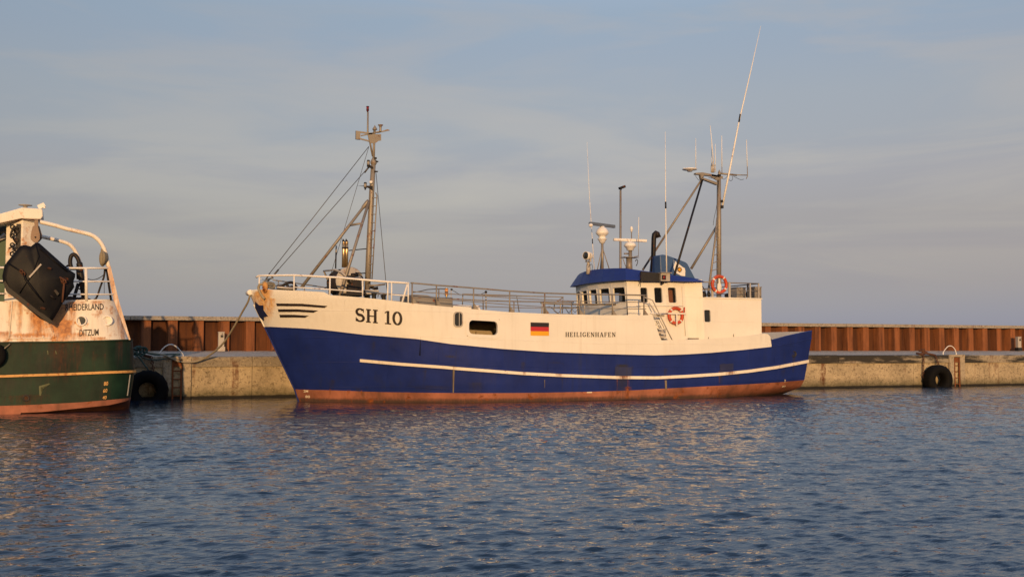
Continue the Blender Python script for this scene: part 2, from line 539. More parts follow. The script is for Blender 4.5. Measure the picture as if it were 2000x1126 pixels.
M['deckcon'] = concrete('quay_deck_concrete', (0.48, 0.39, 0.29), (0.58, 0.48, 0.36), tide=False)
M['capcon'] = concrete('capping_concrete', (0.26, 0.23, 0.19), (0.34, 0.30, 0.25), tide=False)

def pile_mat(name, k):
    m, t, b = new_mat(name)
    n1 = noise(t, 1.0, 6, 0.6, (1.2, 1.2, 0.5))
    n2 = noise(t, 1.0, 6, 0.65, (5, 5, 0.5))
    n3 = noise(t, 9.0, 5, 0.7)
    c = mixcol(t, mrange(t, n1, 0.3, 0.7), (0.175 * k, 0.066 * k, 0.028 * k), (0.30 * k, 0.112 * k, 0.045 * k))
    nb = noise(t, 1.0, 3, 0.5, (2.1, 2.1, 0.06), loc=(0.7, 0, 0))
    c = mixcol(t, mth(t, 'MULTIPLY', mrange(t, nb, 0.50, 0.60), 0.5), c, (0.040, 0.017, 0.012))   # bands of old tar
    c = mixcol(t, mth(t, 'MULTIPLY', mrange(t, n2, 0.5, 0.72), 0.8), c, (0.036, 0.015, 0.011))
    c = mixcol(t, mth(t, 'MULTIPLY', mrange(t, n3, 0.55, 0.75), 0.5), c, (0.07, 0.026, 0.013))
    co = nnode(t, 'ShaderNodeTexCoord')
    sp = nnode(t, 'ShaderNodeSeparateXYZ')
    t.links.new(co.outputs['Object'], sp.inputs[0])
    za = mth(t, 'ADD', sp.outputs['Z'], mth(t, 'MULTIPLY', mth(t, 'SUBTRACT', noise(t, 1.0, 5, 0.7, (2.5, 2.5, 0.6)), 0.5), 1.1))
    c = mixcol(t, mrange(t, za, 2.72, 3.0, 0, 0.75), c, (0.028, 0.014, 0.012))            # darker in uneven runs towards the cap
    t.links.new(c, b.inputs['Base Color'])
    b.inputs['Roughness'].default_value = 0.85
    b.inputs['Specular IOR Level'].default_value = 0.2
    bp = nnode(t, 'ShaderNodeBump')
    bp.inputs['Strength'].default_value = 0.6
    bp.inputs['Distance'].default_value = 0.02
    t.links.new(n3, bp.inputs['Height'])
    t.links.new(bp.outputs[0], b.inputs['Normal'])
    return m
M['pile'] = pile_mat('rusty_sheet_pile', 1.0)
M['pan'] = pile_mat('darker_sheet_pile', 0.42)      # same pile colours, darkened for the recessed pans

def water_mat():
    m, t, b = new_mat('harbour_water')
    b.inputs['Base Color'].default_value = (0.006, 0.019, 0.037, 1)
    b.inputs['Roughness'].default_value = 0.02
    b.inputs['IOR'].default_value = 1.62
    b.inputs['Specular IOR Level'].default_value = 0.5
    bp = nnode(t, 'ShaderNodeBump')
    n1 = noise(t, 3.2, 4, 0.55, (0.6, 1.6, 1), dist=0.3)
    n2 = noise(t, 9.0, 3, 0.5, (0.6, 1.6, 1), dist=0.2)
    h = mth(t, 'ADD', mth(t, 'MULTIPLY', n1, 0.034), mth(t, 'MULTIPLY', n2, 0.012))
    h = mth(t, 'MULTIPLY', h, attr(t, 'ruffle'))
    bp.inputs['Strength'].default_value = 1.0
    bp.inputs['Distance'].default_value = 1.0
    t.links.new(h, bp.inputs['Height'])
    t.links.new(bp.outputs[0], b.inputs['Normal'])
    return m
M['water'] = water_mat()

# ------------------------------------------------------------------ setting: water, quay, sheet pile wall
def make_water():
    dr = 0.0027
    rad = [0.6]
    while rad[-1] < 110:
        rad.append(rad[-1] * (1 + (dr if rad[-1] > 5 else 0.03)))
    rad = np.array(rad)
    az = np.radians(np.arange(-34, 64.01, 0.145)) + 0.0
    Rr, Az = np.meshgrid(rad, az, indexing='ij')
    X = Rr * np.sin(Az)
    Y = Rr * np.cos(Az)
    spc = np.maximum(Rr * 0.0028, 0.012)
    calm = np.clip((Y - 24.0) / 10.0, 0, 1) * np.clip((17.0 - X) / 12.0, 0, 1)
    ruf = 1.0 - 0.62 * calm * calm * (3 - 2 * calm)
    # gusts: broad patches of rougher and smoother water
    gust = 1.0 + 0.25 * np.sin(X * 0.21 + 1.3 * np.sin(Y * 0.17)) * np.sin(Y * 0.33 + 0.6 * np.sin(X * 0.13 + 1))
    H = np.zeros_like(X)
    lams = np.geomspace(0.09, 3.0, 88)
    for lam in lams:
        th = rng.normal(R(250), R(22))           # travel direction
        k = 2 * np.pi / lam
        slope = 0.046 * (1.0 if lam < 0.27 else (0.27 / lam) ** 1.1)
        a = slope / k * rng.uniform(0.6, 1.4)
        w = np.clip(lam / spc / 2.6 - 0.6, 0, 1)
        ph = k * (X * math.cos(th) + Y * math.sin(th)) + rng.uniform(0, 6.28)
        ph = ph + 0.7 * np.sin(0.35 * k * (X * math.cos(th + 1.2) + Y * math.sin(th + 1.2)) + rng.uniform(0, 6.28))
        s = np.sin(ph)
        H += a * w * (2.0 * ((s + 1) * 0.5) ** 2.4 - 0.8)      # peaked crests, broad troughs
    H *= ruf * gust
    edge = np.clip((110 - Rr) / 30, 0, 1)
    H *= edge
    nr, na = X.shape
    co = np.stack([X, Y, H], -1).reshape(-1, 3)
    idx = np.arange(nr * na).reshape(nr, na)
    q = np.stack([idx[:-1, :-1], idx[:-1, 1:], idx[1:, 1:], idx[1:, :-1]], -1).reshape(-1, 4)
    n0 = len(co)
    S = 3000.0
    far = np.array([[-S, -S, -0.16], [S, -S, -0.16], [S, S, -0.16], [-S, S, -0.16]])
    co = np.vstack([co, far])
    q = np.vstack([q[:, ::-1], [[n0, n0 + 1, n0 + 2, n0 + 3]]])
    me = bpy.data.meshes.new('water')
    me.vertices.add(len(co))
    me.vertices.foreach_set('co', co.ravel())
    me.loops.add(q.size)
    me.loops.foreach_set('vertex_index', q.ravel().astype(np.int32))
    me.polygons.add(len(q))
    me.polygons.foreach_set('loop_start', np.arange(0, q.size, 4, dtype=np.int32))
    me.polygons.foreach_set('use_smooth', np.ones(len(q), dtype=bool))
    me.update(calc_edges=True)
    at = me.attributes.new('ruffle', 'FLOAT', 'POINT')
    fine = 1.0 + 1.0 * np.clip((Rr - 12.0) / 22.0, 0, 1)      # where the mesh is too coarse for ripples the bump carries them
    at.data.foreach_set('value', np.append((ruf * gust * fine).ravel(), [1, 1, 1, 1]).astype(np.float32))
    me.materials.append(M['water'])
    o = bpy.data.objects.new('water', me)
    C.objects.link(o)
    o['kind'] = 'structure'
    return o
make_water()

YQ, YW = 41.12, 46.6                             # quay face and wall face
XL, XR = -70.0, 170.0
def quay():
    d = MB()                                     # deck sheet, falling gently to the edge
    n = 60
    for i in range(n):
        x0, x1 = XL + (XR - XL) * i / n, XL + (XR - XL) * (i + 1) / n
        d.add([(x0, YQ + 0.10, 1.55), (x1, YQ + 0.10, 1.55), (x1, 60, 1.75), (x0, 60, 1.75), ], [(0, 1, 2, 3)])
    d.v = [Vector((p.x, p.y, 1.55 + 0.2 * min(1, (p.y - YQ) / 5.4))) for p in d.v]
    d2 = MB()
    for i in range(n):
        x0, x1 = XL + (XR - XL) * i / n, XL + (XR - XL) * (i + 1) / n
        d2.add([(x0, YQ + 0.10, 1.55), (x1, YQ + 0.10, 1.55), (x1, YW + 0.5, 1.752), (x0, YW + 0.5, 1.752)], [(0, 1, 2, 3)])
    deck = d2.build('quay_deck', M['deckcon'])
    deck['kind'] = 'structure'
    f = MB()
    x = 6.12 - 4.5 * 17
    while x < XR:
        L = 4.5 - 0.012
        # chamfered edge beam with small settlement differences
        dz = random.uniform(-0.006, 0.006)
        prof = [(YQ + 0.6, 1.545), (YQ + 0.10, 1.548), (YQ + 0.03, 1.53), (YQ + 0.0, 1.49), (YQ + 0.005, 1.158), (YQ + 0.6, 1.158)]
        f.prism([(x, y, z + dz) for y, z in prof], (L, 0, 0))
        x += 4.5
    fb = f.build('quay_edge_beam', M['fascia'])
    fb['kind'] = 'structure'
    w = MB()
    x = 6.12 - 4.5 * 17
    while x < XR:
        w.box((x + 2.25, YQ + 0.56, 0.08), (4.5 - 0.016, 1.0, 2.15))
        x += 4.5
    w.box(((XL + XR) / 2, YQ + 1.0, 0.0), (XR - XL, 1.2, 2.0))
    wb = w.build('quay_wall', M['concrete'])
    wb['kind'] = 'structure'
quay()

def sheet_wall():
    root = thing('sheet_pile_wall', 'long rusty brown sheet pile wall with a grey concrete cap behind the quay', 'wall', (20, YW, 1.75))
    s = MB()
    pitch = 1.05
    x = XL
    prof = []
    while x < XR:
        prof += [(x, 0.0), (x + 0.36, 0.0), (x + 0.45, 0.36), (x + 0.96, 0.36)]
        x += pitch
    zs = [1.70, 2.4, 3.02]
    vs, fs = [], []
    for z in zs:
        vs += [(px, YW + dy, z) for px, dy in prof]
    n = len(prof)
    for r in range(2):
        for i in range(n - 1):
            fs.append((r * n + i, r * n + i + 1, (r + 1) * n + i + 1, (r + 1) * n + i))
    s.add(vs, fs)
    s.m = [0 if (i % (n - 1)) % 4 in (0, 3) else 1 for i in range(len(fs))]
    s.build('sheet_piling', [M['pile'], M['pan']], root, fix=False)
    c = MB()
    x = XL
    while x < XR:
        L = 9.0
        c.box((x + L / 2, YW + 0.24, 3.095 + random.uniform(-0.004, 0.004)), (L - 0.02, 0.72, 0.17))
        x += L
    c.build('capping_beam', M['capcon'], root, bevel=0.012)
sheet_wall()

# ------------------------------------------------------------------ hull surfaces
YC = 37.74
class Hull:
    """half breadth as a function of x and z; photo points on the side are carried onto that surface"""
    def __init__(s, yc, hb):
        s.yc, s.hb = yc, hb
    def pt(s, px, py, off=0.0):
        Y = s.yc - 2.5
        for _ in range(40):
            p = P(px, py, Y)
            Y2 = s.yc - float(s.hb(p.x, p.z))
            Y = Y * 0.4 + Y2 * 0.6
        p = P(px, py, Y)
        if off:
            e = 0.03
            bx = (float(s.hb(p.x + e, p.z)) - float(s.hb(p.x - e, p.z))) / (2 * e)
            nrm = Vector((-bx, -1, 0)).normalized()
            p = p + nrm * off
        return p
    def line(s, pts):
        q = sorted([(lambda v: (v.x, v.z))(s.pt(*p)) for p in pts])
        return np.array([a for a, _ in q]), np.array([b for _, b in q])
_st = [P(a, b, YC) for a, b in ((487, 570), (489, 576.5), (498.6, 599), (517, 637), (576, 759.6), (583, 782), (592, 800))]
_st = sorted((p.z, p.x) for p in _st)
SZ, SX = np.array([a for a, _ in _st]), np.array([b for _, b in _st])
def XS(z):
    return np.interp(z, SZ, SX)
_wt_z, _wt_v = [-.3, 0, .3, .6, 2.6], [.1, .30, .62, .74, .80]
_tr = [P(a, b, YC - 3.2 * w) for a, b, w in ((1586, 646.5, .80), (1585, 660, .79), (1577, 708, .76), (1570, 741.6, .73), (1553, 756, .5), (1531, 769, .3), (1500, 785, .15))]
_tr = sorted((p.z, p.x) for p in _tr)
TZ, TX = np.array([a for a, _ in _tr]), np.array([b for _, b in _tr])
def XT(z):
    return np.interp(z, TZ, TX)
def hb_ship(x, z):
    le = np.interp(z, [-.5, 0, 1.5, 3.5], [7.6, 7.4, 6.6, 5.8])
    e = np.interp(z, [0, 3.5], [.80, .60])
    tb = np.clip((x - XS(z)) / le, 0, 1)
    fb = np.sin(np.pi / 2 * tb) ** e
    bm = np.interp(z, [-.5, 0, .6, 3.5], [3.05, 3.14, 3.2, 3.2])
    lr = 6.5
    wt = np.interp(z, _wt_z, _wt_v)
    g = 1 - (1 - wt) * np.clip((x - (XT(z) - lr)) / lr, 0, 1) ** 2
    return bm * fb * g
HS = Hull(YC, hb_ship)
WHITE_TOP = [(488, 567), (500, 565.5), (521, 565), (585, 567.5), (630, 570), (633, 570.3), (643.6, 576), (687, 579), (742, 584), (805, 592), (840, 595.5), (920, 603), (992.5, 609), (1067, 612.5), (1180, 615), (1274, 615),
             (1290.5, 664), (1350, 662.5), (1382, 661.5), (1433, 658.4), (1470, 654.5), (1491, 651), (1497, 651), (1501, 653), (1504, 657), (1506, 663), (1506.6, 676)]
KNUCK = [(517, 638), (591, 641), (627, 643.6), (711.5, 653.6), (811, 661.5), (880, 671.5), (980, 681), (1067.5, 687), (1180, 691), (1280, 693.5), (1333, 692), (1386.5, 688.7), (1450.5, 683), (1505, 677), (1514, 675), (1585, 660)]
BOOT = [(576, 759.6), (644, 761.4), (680, 762.6), (740, 765), (800, 765.8), (900, 767), (1000, 766.8), (1072, 766), (1150, 764.4), (1240, 761.4), (1380, 753.6), (1465, 749.4), (1522, 745.8), (1570, 741.6)]
STERN_TOP = [(1507, 665), (1536, 657), (1568, 650), (1586, 646.5)]
wtx, wtz = HS.line(WHITE_TOP)
knx, knz = HS.line(KNUCK)
box_, boz = HS.line(BOOT)
stx, stz = HS.line(STERN_TOP)
X1506 = HS.pt(1506.6, 670).x
ZWT = lambda x: np.interp(x, wtx, wtz)
ZKN = lambda x: np.interp(x, knx, knz)
ZBO = lambda x: np.interp(x, box_, boz)
def ZBT(x):                                        # top of the blue plating
    return np.where(x > X1506 - 0.001, np.interp(x, stx, stz), ZKN(x))
XA, XB = 9.5, X1506
QS = (np.arange(0, 71) / 70.0) ** 1.7
QM = np.linspace(0, 1, 221)[1:]
QE = np.linspace(0, 1, 41)[1:]
def hull_grid(hb, yc, zlo, zhi, rows, kind, side=-1, off=0.0):
    """columns run from stem to stern; the end columns follow the rake of stem and transom"""
    G = []
    cols = [('s', q) for q in QS] + [('m', q) for q in QM]
    if kind == 'full':
        cols += [('e', q) for q in QE]
    elif kind == 'stern':
        cols = [('m', 1.0)] + [('e', q) for q in QE]
    for r in rows:
        row = []
        for c, q in cols:
            x = XA
            z = 1.0
            for _ in range(6):
                if c == 's':
                    x = XS(z) + (XA - XS(z)) * q
                elif c == 'm':
                    x = XA + (XB - XA) * q
                else:
                    x = XB + 0.002 + (XT(z) - XB - 0.002) * q
                a, b = float(zlo(x)), float(zhi(x))
                z = a + (b - a) * r
            b_ = float(hb(x, z))
            row.append(Vector((float(x), yc + side * max(b_ + off, 0.0), z)))
        G.append(row)
    return G
def grid_add(mb, G, mi=0, smooth=True, keep=None, mifn=None):
    nr, nc = len(G), len(G[0])
    o = len(mb.v)
    for row in G:
        mb.v += row
    for r in range(nr - 1):
        for c in range(nc - 1):
            if keep and not keep(G[r][c], G[r + 1][c + 1]):
                continue
            mb.f.append((o + r * nc + c, o + r * nc + c + 1, o + (r + 1) * nc + c + 1, o + (r + 1) * nc + c))
            mb.m.append(mifn(r) if mifn else mi)
            mb.s.append(smooth)

ship = thing('fishing_trawler', 'blue and white fishing trawler with SH 10 on its white bow, moored at the quay', 'fishing boat', (16, YC, 0))

# stains with a place of their own: (px, py of the top, width px, length px, strength)
def stain_field(pts, blobs):
    val = np.zeros(len(pts))
    A = np.array([tuple(p) for p in pts])
    for bx, bz, w, ln, s in blobs:
        dx = np.abs(A[:, 0] - bx) / w
        dz = (bz - A[:, 2]) / ln
        val = np.maximum(val, s * np.clip(1.25 - dx, 0, 1) * np.where((dz > -0.06) & (dz < 1), 1 - dz * 0.65, 0))
    return val
def blobs_px(lst, hull=None):
    res = []
    for px, py, w, ln, s in lst:
        p = (hull or HS).pt(px, py)
        res.append((p.x, p.z, w * 0.0175, ln * 0.0177, s))
    return res
def build_hull():
    mb = MB()
    rows = [('b', r) for r in (0, .25, .5, .6, .7, .8, .9, 1)]
    zl = lambda x: -0.8
    for side in (-1, 1):
        grid_add(mb, hull_grid(hb_ship, YC, zl, ZBO, [0, .3, .5, .62, .72, .8, .87, .93, 1.0], 'full', side), 1)
        grid_add(mb, hull_grid(hb_ship, YC, ZBO, ZBT, list(np.linspace(0, 1, 25)), 'full', side), 0)
    # transom
    zs = list(np.linspace(-0.8, float(ZBO(27)), 6)) + list(np.linspace(float(ZBO(27)), float(stz[-1]), 10))[1:]
    for a, b in zip(zs[:-1], zs[1:]):
        xa, xb = float(XT(a)), float(XT(b))
        ba, bb = float(hb_ship(xa, a)), float(hb_ship(xb, b))
        mb.add([(xa, YC - ba, a), (xa, YC + ba, a), (xb, YC + bb, b), (xb, YC - bb, b)], [(0, 1, 2, 3)], 1 if b <= ZBO(27) + 1e-6 else 0)
    grime = stain_field(mb.v, blobs_px([(880, 694, 11, 26, .8), (830, 724, 3, 30, .6), (886, 718, 3.5, 50, .7), (1022, 708, 5, 20, .7), (1216, 714, 17, 62, .95), (1098, 712, 4, 54, .6), (1235, 716, 3, 30, .6), (1413, 712, 10, 22, .85), (1407, 728, 6, 26, .8), (1440, 728, 9, 20, .5),
                                        (1300, 722, 5, 40, .6), (1551, 692, 6, 40, .75), (1530, 722, 8, 20, .45), (731, 670, 4, 24, .5), (676, 672, 3, 14, .4), (1084, 706, 18, 20, .35), (960, 720, 4, 30, .35), (650, 742, 6, 20, .6), (700, 760, 5, 22, .5), (930, 748, 18, 20, .5), (850, 752, 40, 12, .55)]))
    rust = stain_field(mb.v, blobs_px([(1227, 736, 4, 40, .55), (1206, 738, 2.5, 36, .5), (1300, 733, 3, 26, .8), (1405, 726, 2.5, 24, .6), (645, 758, 3, 20, .7), (681, 760, 4, 20, .7), (887, 716, 2, 50, .35), (1226, 757, 9, 26, .9), (1060, 770, 30, 10, .4), (1480, 750, 30, 14, .6), (1400, 758, 36, 16, .6), (1320, 764, 40, 14, .5), (706, 762, 2, 12, .8)]))
    zz = np.array([p.z for p in mb.v])
    grime = np.maximum(grime, np.clip((0.17 - zz) / 0.11, 0, 1) * 0.95)      # weed along the waterline
    mb.build('hull', [M['blue'], M['boot']], ship, fix=False, attrs={'grime': grime, 'rust': rust})
build_hull()

WIN_OPEN = [(913, 621.5), (974, 625), (974, 657.5), (913, 654)]
WO = [HS.pt(*p) for p in WIN_OPEN]
def in_open(p, q):
    cx, cz = (p.x + q.x) / 2, (p.z + q.z) / 2
    return WO[0].x - 0.0 < cx < WO[1].x and (WO[2].z + 0.03) < cz < (WO[0].z - 0.03)
def build_topside():
    mb = MB()
    rows = list(np.linspace(0, 1, 29))
    zk = lambda x: ZKN(x) + 0.004
    for side in (-1, 1):
        G = hull_grid(hb_ship, YC, zk, ZWT, rows, 'bow', side, 0.012)
        grid_add(mb, G, 0, True, (lambda p, q: not in_open(p, q)) if side < 0 else None)
        # inside skin of the plating
        G2 = hull_grid(hb_ship, YC, zk, ZWT, [0, .5, 1], 'bow', side, -0.06)
        grid_add(mb, G2, 0, True, (lambda p, q: not (WO[0].x - .2 < p.x < WO[1].x + .2)))
        top, top2 = G[-1], G2[-1]
        grid_add(mb, [top, top2], 0, False)
    rust = stain_field(mb.v, blobs_px([(505, 570, 10, 30, 1.0), (517, 568, 14, 52, 1.15), (530, 586, 8, 44, .85), (512, 576, 7, 14, 1.2), (524, 600, 5, 30, .8), (538, 594, 3, 20, .4), (739, 586, 2.2, 22, .6), (716, 584, 2, 16, .4), (812, 594, 1.6, 66, .65), (660, 578, 3, 8, .5), (700, 581, 5, 6, .55), (526, 566, 4, 18, .9), (1000, 684, 30, 5, .0),
                                       (770, 640, 1.2, 18, .25), (500, 575, 6, 12, .8), (534, 596, 5, 10, .7), (806, 592, 4, 4, .6), (1290, 664, 2, 12, .3), (892, 637, 1.5, 16, .22), (962, 659, 1.5, 16, .2)]))
    grime = stain_field(mb.v, blobs_px([(812, 596, 1.2, 62, .35), (600, 572, 40, 2, .0)]))
    mb.build('topside_plating', M['white'], ship, fix=False, attrs={'rust': rust, 'grime': grime})
build_topside()

def build_decks():
    mb = MB()
    xs = [float(XS(3.2)) + 0.15 + i * (19.52 - XS(3.2) - 0.15) / 90 for i in range(91)]
    rows = []
    for x in xs:
        z = float(ZWT(x)) - 0.03
        b = max(float(hb_ship(x, z)) - 0.05, 0.02)
        rows.append([Vector((x, YC - b, z)), Vector((x, YC, z + 0.04)), Vector((x, YC + b, z))])
    grid_add(mb, rows, 0, False)
    mb.build('shelter_deck', M['deck'], ship, fix=False)
    mb = MB()
    rows = []
    for i in range(41):
        x = 12.0 + (26.8 - 12.0) * i / 40
        z = 1.62 if x < 24 else 1.62 + 0.05 * (x - 24)
        b = float(hb_ship(x, z)) - 0.05
        rows.append([Vector((x, YC - b, z)), Vector((x, YC + b, z))])
    grid_add(mb, rows, 0, False)
    mb.build('main_deck', M['deck'], ship, fix=False)
    # white inner side of the stern bulwark, with its stays and a capping rail
    mb = MB()
    zd = lambda x: 1.6
    zt = lambda x: np.interp(x, stx, stz)
    for side in (-1, 1):
        G = hull_grid(hb_ship, YC, zd, zt, [0, .5, 1], 'stern', side, -0.07)
        grid_add(mb, G, 0, True)
        Go = hull_grid(hb_ship, YC, zd, zt, [1], 'stern', side, 0.012)
        Go2 = [[p + Vector((0, 0, 0.035)) for p in Go[0]]]
        Gi = [[p + Vector((0, 0, 0.035)) for p in G[-1]]]
        grid_add(mb, [Go[0], Go2[0], Gi[0], G[-1]], 1, False)
    xt, z0 = float(XT(2.0)), 1.6
    xt2, z2 = float(XT(stz[-1])), float(stz[-1])
    b0 = float(hb_ship(xt - .05, 1.8)) - .05
    mb.add([(xt - .1, YC - b0, z0), (xt - .1, YC + b0, z0), (xt2 - .08, YC + b0, z2), (xt2 - .08, YC - b0, z2)], [(0, 1, 2, 3)], 0)
    mb.add([(xt2 - .08, YC - b0, z2), (xt2 - .08, YC + b0, z2), (xt2 + .02, YC + b0, z2 + .002), (xt2 + .02, YC - b0, z2 + .002)], [(0, 1, 2, 3)], 1)
    for x in (25.2, 25.75, 26.3, 26.7):
        z = float(zt(x))
        for side in (-1, 1):
            b = float(hb_ship(x, 2.0)) - .08
            mb.prism([(x, YC + side * b, 1.62), (x, YC + side * b, z), (x, YC + side * (b - .10), z), (x, YC + side * (b - .34), 1.62)], (0.03, 0, 0), 0)
    mb.build('stern_bulwark', [M['whitep'], M['bluew']], ship, fix=True)
    mb = MB()                                     # pale bins and locker standing on the after deck, starboard side
    mb.box((24.95, YC + 1.7, 2.02), (0.75, 0.5, 0.84))
    mb.box((26.0, YC + 1.6, 1.98), (0.9, 0.5, 0.68))
    mb.build('deck_locker', M['whitep'], ship, bevel=0.06)
build_decks()

def strake(name, mat, top, th_px, out, parent=None, hull=None, px0=None, n=140, sides=(-1, 1), taper=True):
    """a raised belt following points on the side; th_px is its height in photo pixels"""
    H = hull or HS
    xs = np.array([t[0] for t in top], float)
    ys = np.array([t[1] for t in top], float)
    mb = MB()
    for side in sides:
        rows = []
        for i in range(n + 1):
            px = xs[0] + (xs[-1] - xs[0]) * i / n
            py = float(np.interp(px, xs, ys))
            a, b = H.pt(px, py, 0.0), H.pt(px, py + th_px, 0.0)
            a2, b2 = H.pt(px, py, out), H.pt(px, py + th_px, out)
            if taper and i == 0:
                q0 = H.pt(px - 0.1, py, out)
            vs = [a - Vector((0, -.01, 0)), a2, b2, b - Vector((0, -.01, 0))]
            if side > 0:
                vs = [Vector((v.x, 2 * H.yc - v.y, v.z)) for v in vs]
            rows.append(vs)
        o = len(mb.v)
        for r in rows:
            mb.v += r
        for i in range(n):
            for k in range(3):
                mb.f.append((o + i * 4 + k, o + i * 4 + k + 1, o + (i + 1) * 4 + k + 1, o + (i + 1) * 4 + k))
                mb.m.append(0)
                mb.s.append(False)
        mb.f.append((o, o + 1, o + 2, o + 3)); mb.m.append(0); mb.s.append(False)
        mb.f.append((o + n * 4 + 3, o + n * 4 + 2, o + n * 4 + 1, o + n * 4)); mb.m.append(0); mb.s.append(False)
    return mb, mb.v
STRIPE = [(704, 700.6), (780, 707.5), (870, 714), (890, 716), (1022.5, 726), (1102, 730), (1200, 733.5), (1280, 734.2), (1340, 731.3), (1406, 727), (1460, 721.5), (1514, 714), (1577.5, 702)]
KN2 = [(528, 637.6)] + KNUCK[1:14]
for sd in (-1, 1):
    mb, vv = strake('rubbing_strake', None, STRIPE, 5.7, 0.07, sides=(sd,))
    rs = stain_field(vv, blobs_px([(1090, 728, 10, 12, .75), (1216, 734, 18, 12, .95), (886, 714, 6, 10, .6), (1022, 725, 5, 10, .65), (1425, 724, 16, 12, .9), (1300, 733, 3, 12, .9), (1550, 707, 6, 12, .9), (862, 712, 10, 8, .4), (1524, 712, 8, 10, .6)]))
    mb.build('rubbing_strake', M['stripe'], ship, attrs={'rust': rs})
    mb, vv = strake('knuckle_strake', None, KN2, 1.7, 0.035, sides=(sd,))
    mb.build('knuckle_strake', M['blue'], ship)
    mb, vv = strake('upper_strake', None, [(1508, 676), (1514, 674.6), (1550, 667.3), (1585, 659.5)], 1.5, 0.03, n=24, sides=(sd,))
    mb.build('bulwark_strake', M['bluew'], ship)
# stem bar
mb = MB()
pts = [V(float(XS(z)) - 0.015, YC, z) for z in np.linspace(float(ZKN(XS(2.5))) + 0.0, 3.35, 16)]
mb.tube(pts, 0.028, 8)
mb.build('stem_bar', M['white'], ship)
mb = MB()
pts = [V(float(XS(z)) - 0.01, YC, z) for z in np.linspace(-0.3, float(ZKN(XS(2.5))) - 0.0, 20)]
mb.tube(pts, 0.03, 8)
mb.build('stem_bar', M['blue'], ship)

# freeing ports and doubling plates: thin raised plates on the side, outlined by their own edges
def side_plate(name, quad, out, mat, parent=ship, hull=None, n=8, m=4):
    H = hull or HS
    mb = MB()
    G, G0 = [], []
    for j in range(m + 1):
        rw, r0 = [], []
        for i in range(n + 1):
            s, t = i / n, j / m
            a = [quad[0][k] * (1 - s) + quad[1][k] * s for k in (0, 1)]
            b = [quad[3][k] * (1 - s) + quad[2][k] * s for k in (0, 1)]
            px, py = a[0] * (1 - t) + b[0] * t, a[1] * (1 - t) + b[1] * t
            rw.append(H.pt(px, py, out))
            r0.append(H.pt(px, py, -0.01))
        G.append(rw)
        G0.append(r0)
    grid_add(mb, G, 0, False)
    grid_add(mb, [G0[0], G[0]], 0, False)
    grid_add(mb, [G[-1], G0[-1]], 0, False)
    grid_add(mb, [[r[0] for r in G0], [r[0] for r in G]], 0, False)
    grid_add(mb, [[r[-1] for r in G], [r[-1] for r in G0]], 0, False)
    return mb.build(name, mat, parent)
M['port_plate'] = paint('freeing_port_paint', (0.022, 0.028, 0.09), 0.5, 0.3, 0.6, (0.03, 0.025, 0.02), 0.0, bump=0.0)
side_plate('freeing_port', [(1201, 716), (1233, 716.5), (1233, 734), (1201, 733)], 0.02, M['port_plate'])
side_plate('freeing_port', [(1069, 709), (1100, 710.5), (1101, 729), (1070, 727)], 0.012, M['blue'])
side_plate('freeing_port', [(852, 696), (888, 698.5), (888, 713.5), (852, 711)], 0.012, M['blue'])
side_plate('freeing_port', [(1406, 711), (1432, 709), (1432, 722), (1406, 725)], 0.016, M['port_plate'])
side_plate('freeing_port', [(1512, 697), (1535, 694), (1535, 705.5), (1512, 709.5)], 0.010, M['blue'])
side_plate('weld_bead', [(795, 751), (878, 762), (878, 762.8), (795, 752)], 0.02, M['blue'])
side_plate('draught_mark', [(1146, 764.8), (1156, 764.6), (1156, 766.6), (1146, 766.8)], 0.012, M['lightnum'])
M['scrape2'] = paint('pale_discharge_stain', (0.20, 0.16, 0.11), 0.8, 0.5, 0.5, bump=0.0)
DECAL_LATER = [('discharge_stain', [[(884.5, 722), (888, 722), (887, 745), (886.5, 766), (884, 766), (884.5, 745)]], 0.010), ('discharge_stain', [[(1063, 741), (1064.2, 741), (1064, 757), (1063.4, 757)]], 0.010), ('discharge_stain', [[(1298.5, 742), (1302, 742), (1302.5, 760), (1299, 760)]], 0.010)]
mb = MB()
h = HS.pt(1550.5, 691)
mb.lathe([(0.0, -.02), (0.075, -.02), (0.085, 0.02), (0.115, 0.025), (0.125, -.01)], h, (-.1, -1, 0), 20)
mb.build('mooring_eye', [M['black']], ship)

# ------------------------------------------------------------------ painted marks
def decal(name, polys, mat, off=0.014, sub=3, hull=None, parent=ship, label=None):
    """each polygon is fanned from its middle, divided and laid onto the side"""
    H = hull or HS
    mb = MB()
    for poly in polys:
        cx = sum(p[0] for p in poly) / len(poly)
        cy = sum(p[1] for p in poly) / len(poly)
        n = len(poly)
        for i in range(n):
            tri(mb, H, (cx, cy), poly[i], poly[(i + 1) % n], sub, off)
    return mb.build(name, mat, parent, fix=False, label=label)
def tri(mb, H, a, b, c, sub, off):
    n = sub
    idx = {}
    vs = []
    for i in range(n + 1):
        for j in range(n + 1 - i):
            k = n - i - j
            px = (a[0] * k + b[0] * i + c[0] * j) / n
            py = (a[1] * k + b[1] * i + c[1] * j) / n
            idx[(i, j)] = len(vs)
            vs.append(H.pt(px, py, off))
    fs = []
    for i in range(n):
        for j in range(n - i):
            fs.append((idx[(i, j)], idx[(i + 1, j)], idx[(i, j + 1)]))
            if i + j < n - 1:
                fs.append((idx[(i + 1, j)], idx[(i + 1, j + 1)], idx[(i, j + 1)]))
    mb.add(vs, fs)
decal('star_emblem', [[(499.9, 588.2), (508, 596), (515.7, 596), (516, 605), (525, 617), (517, 619), (516.8, 627.0), (508, 618.6), (499.6, 600.4)]], M['navy'], 0.035, 4)
for _n, _p, _o in DECAL_LATER:
    decal(_n, _p, M['scrape2'], _o, 4)
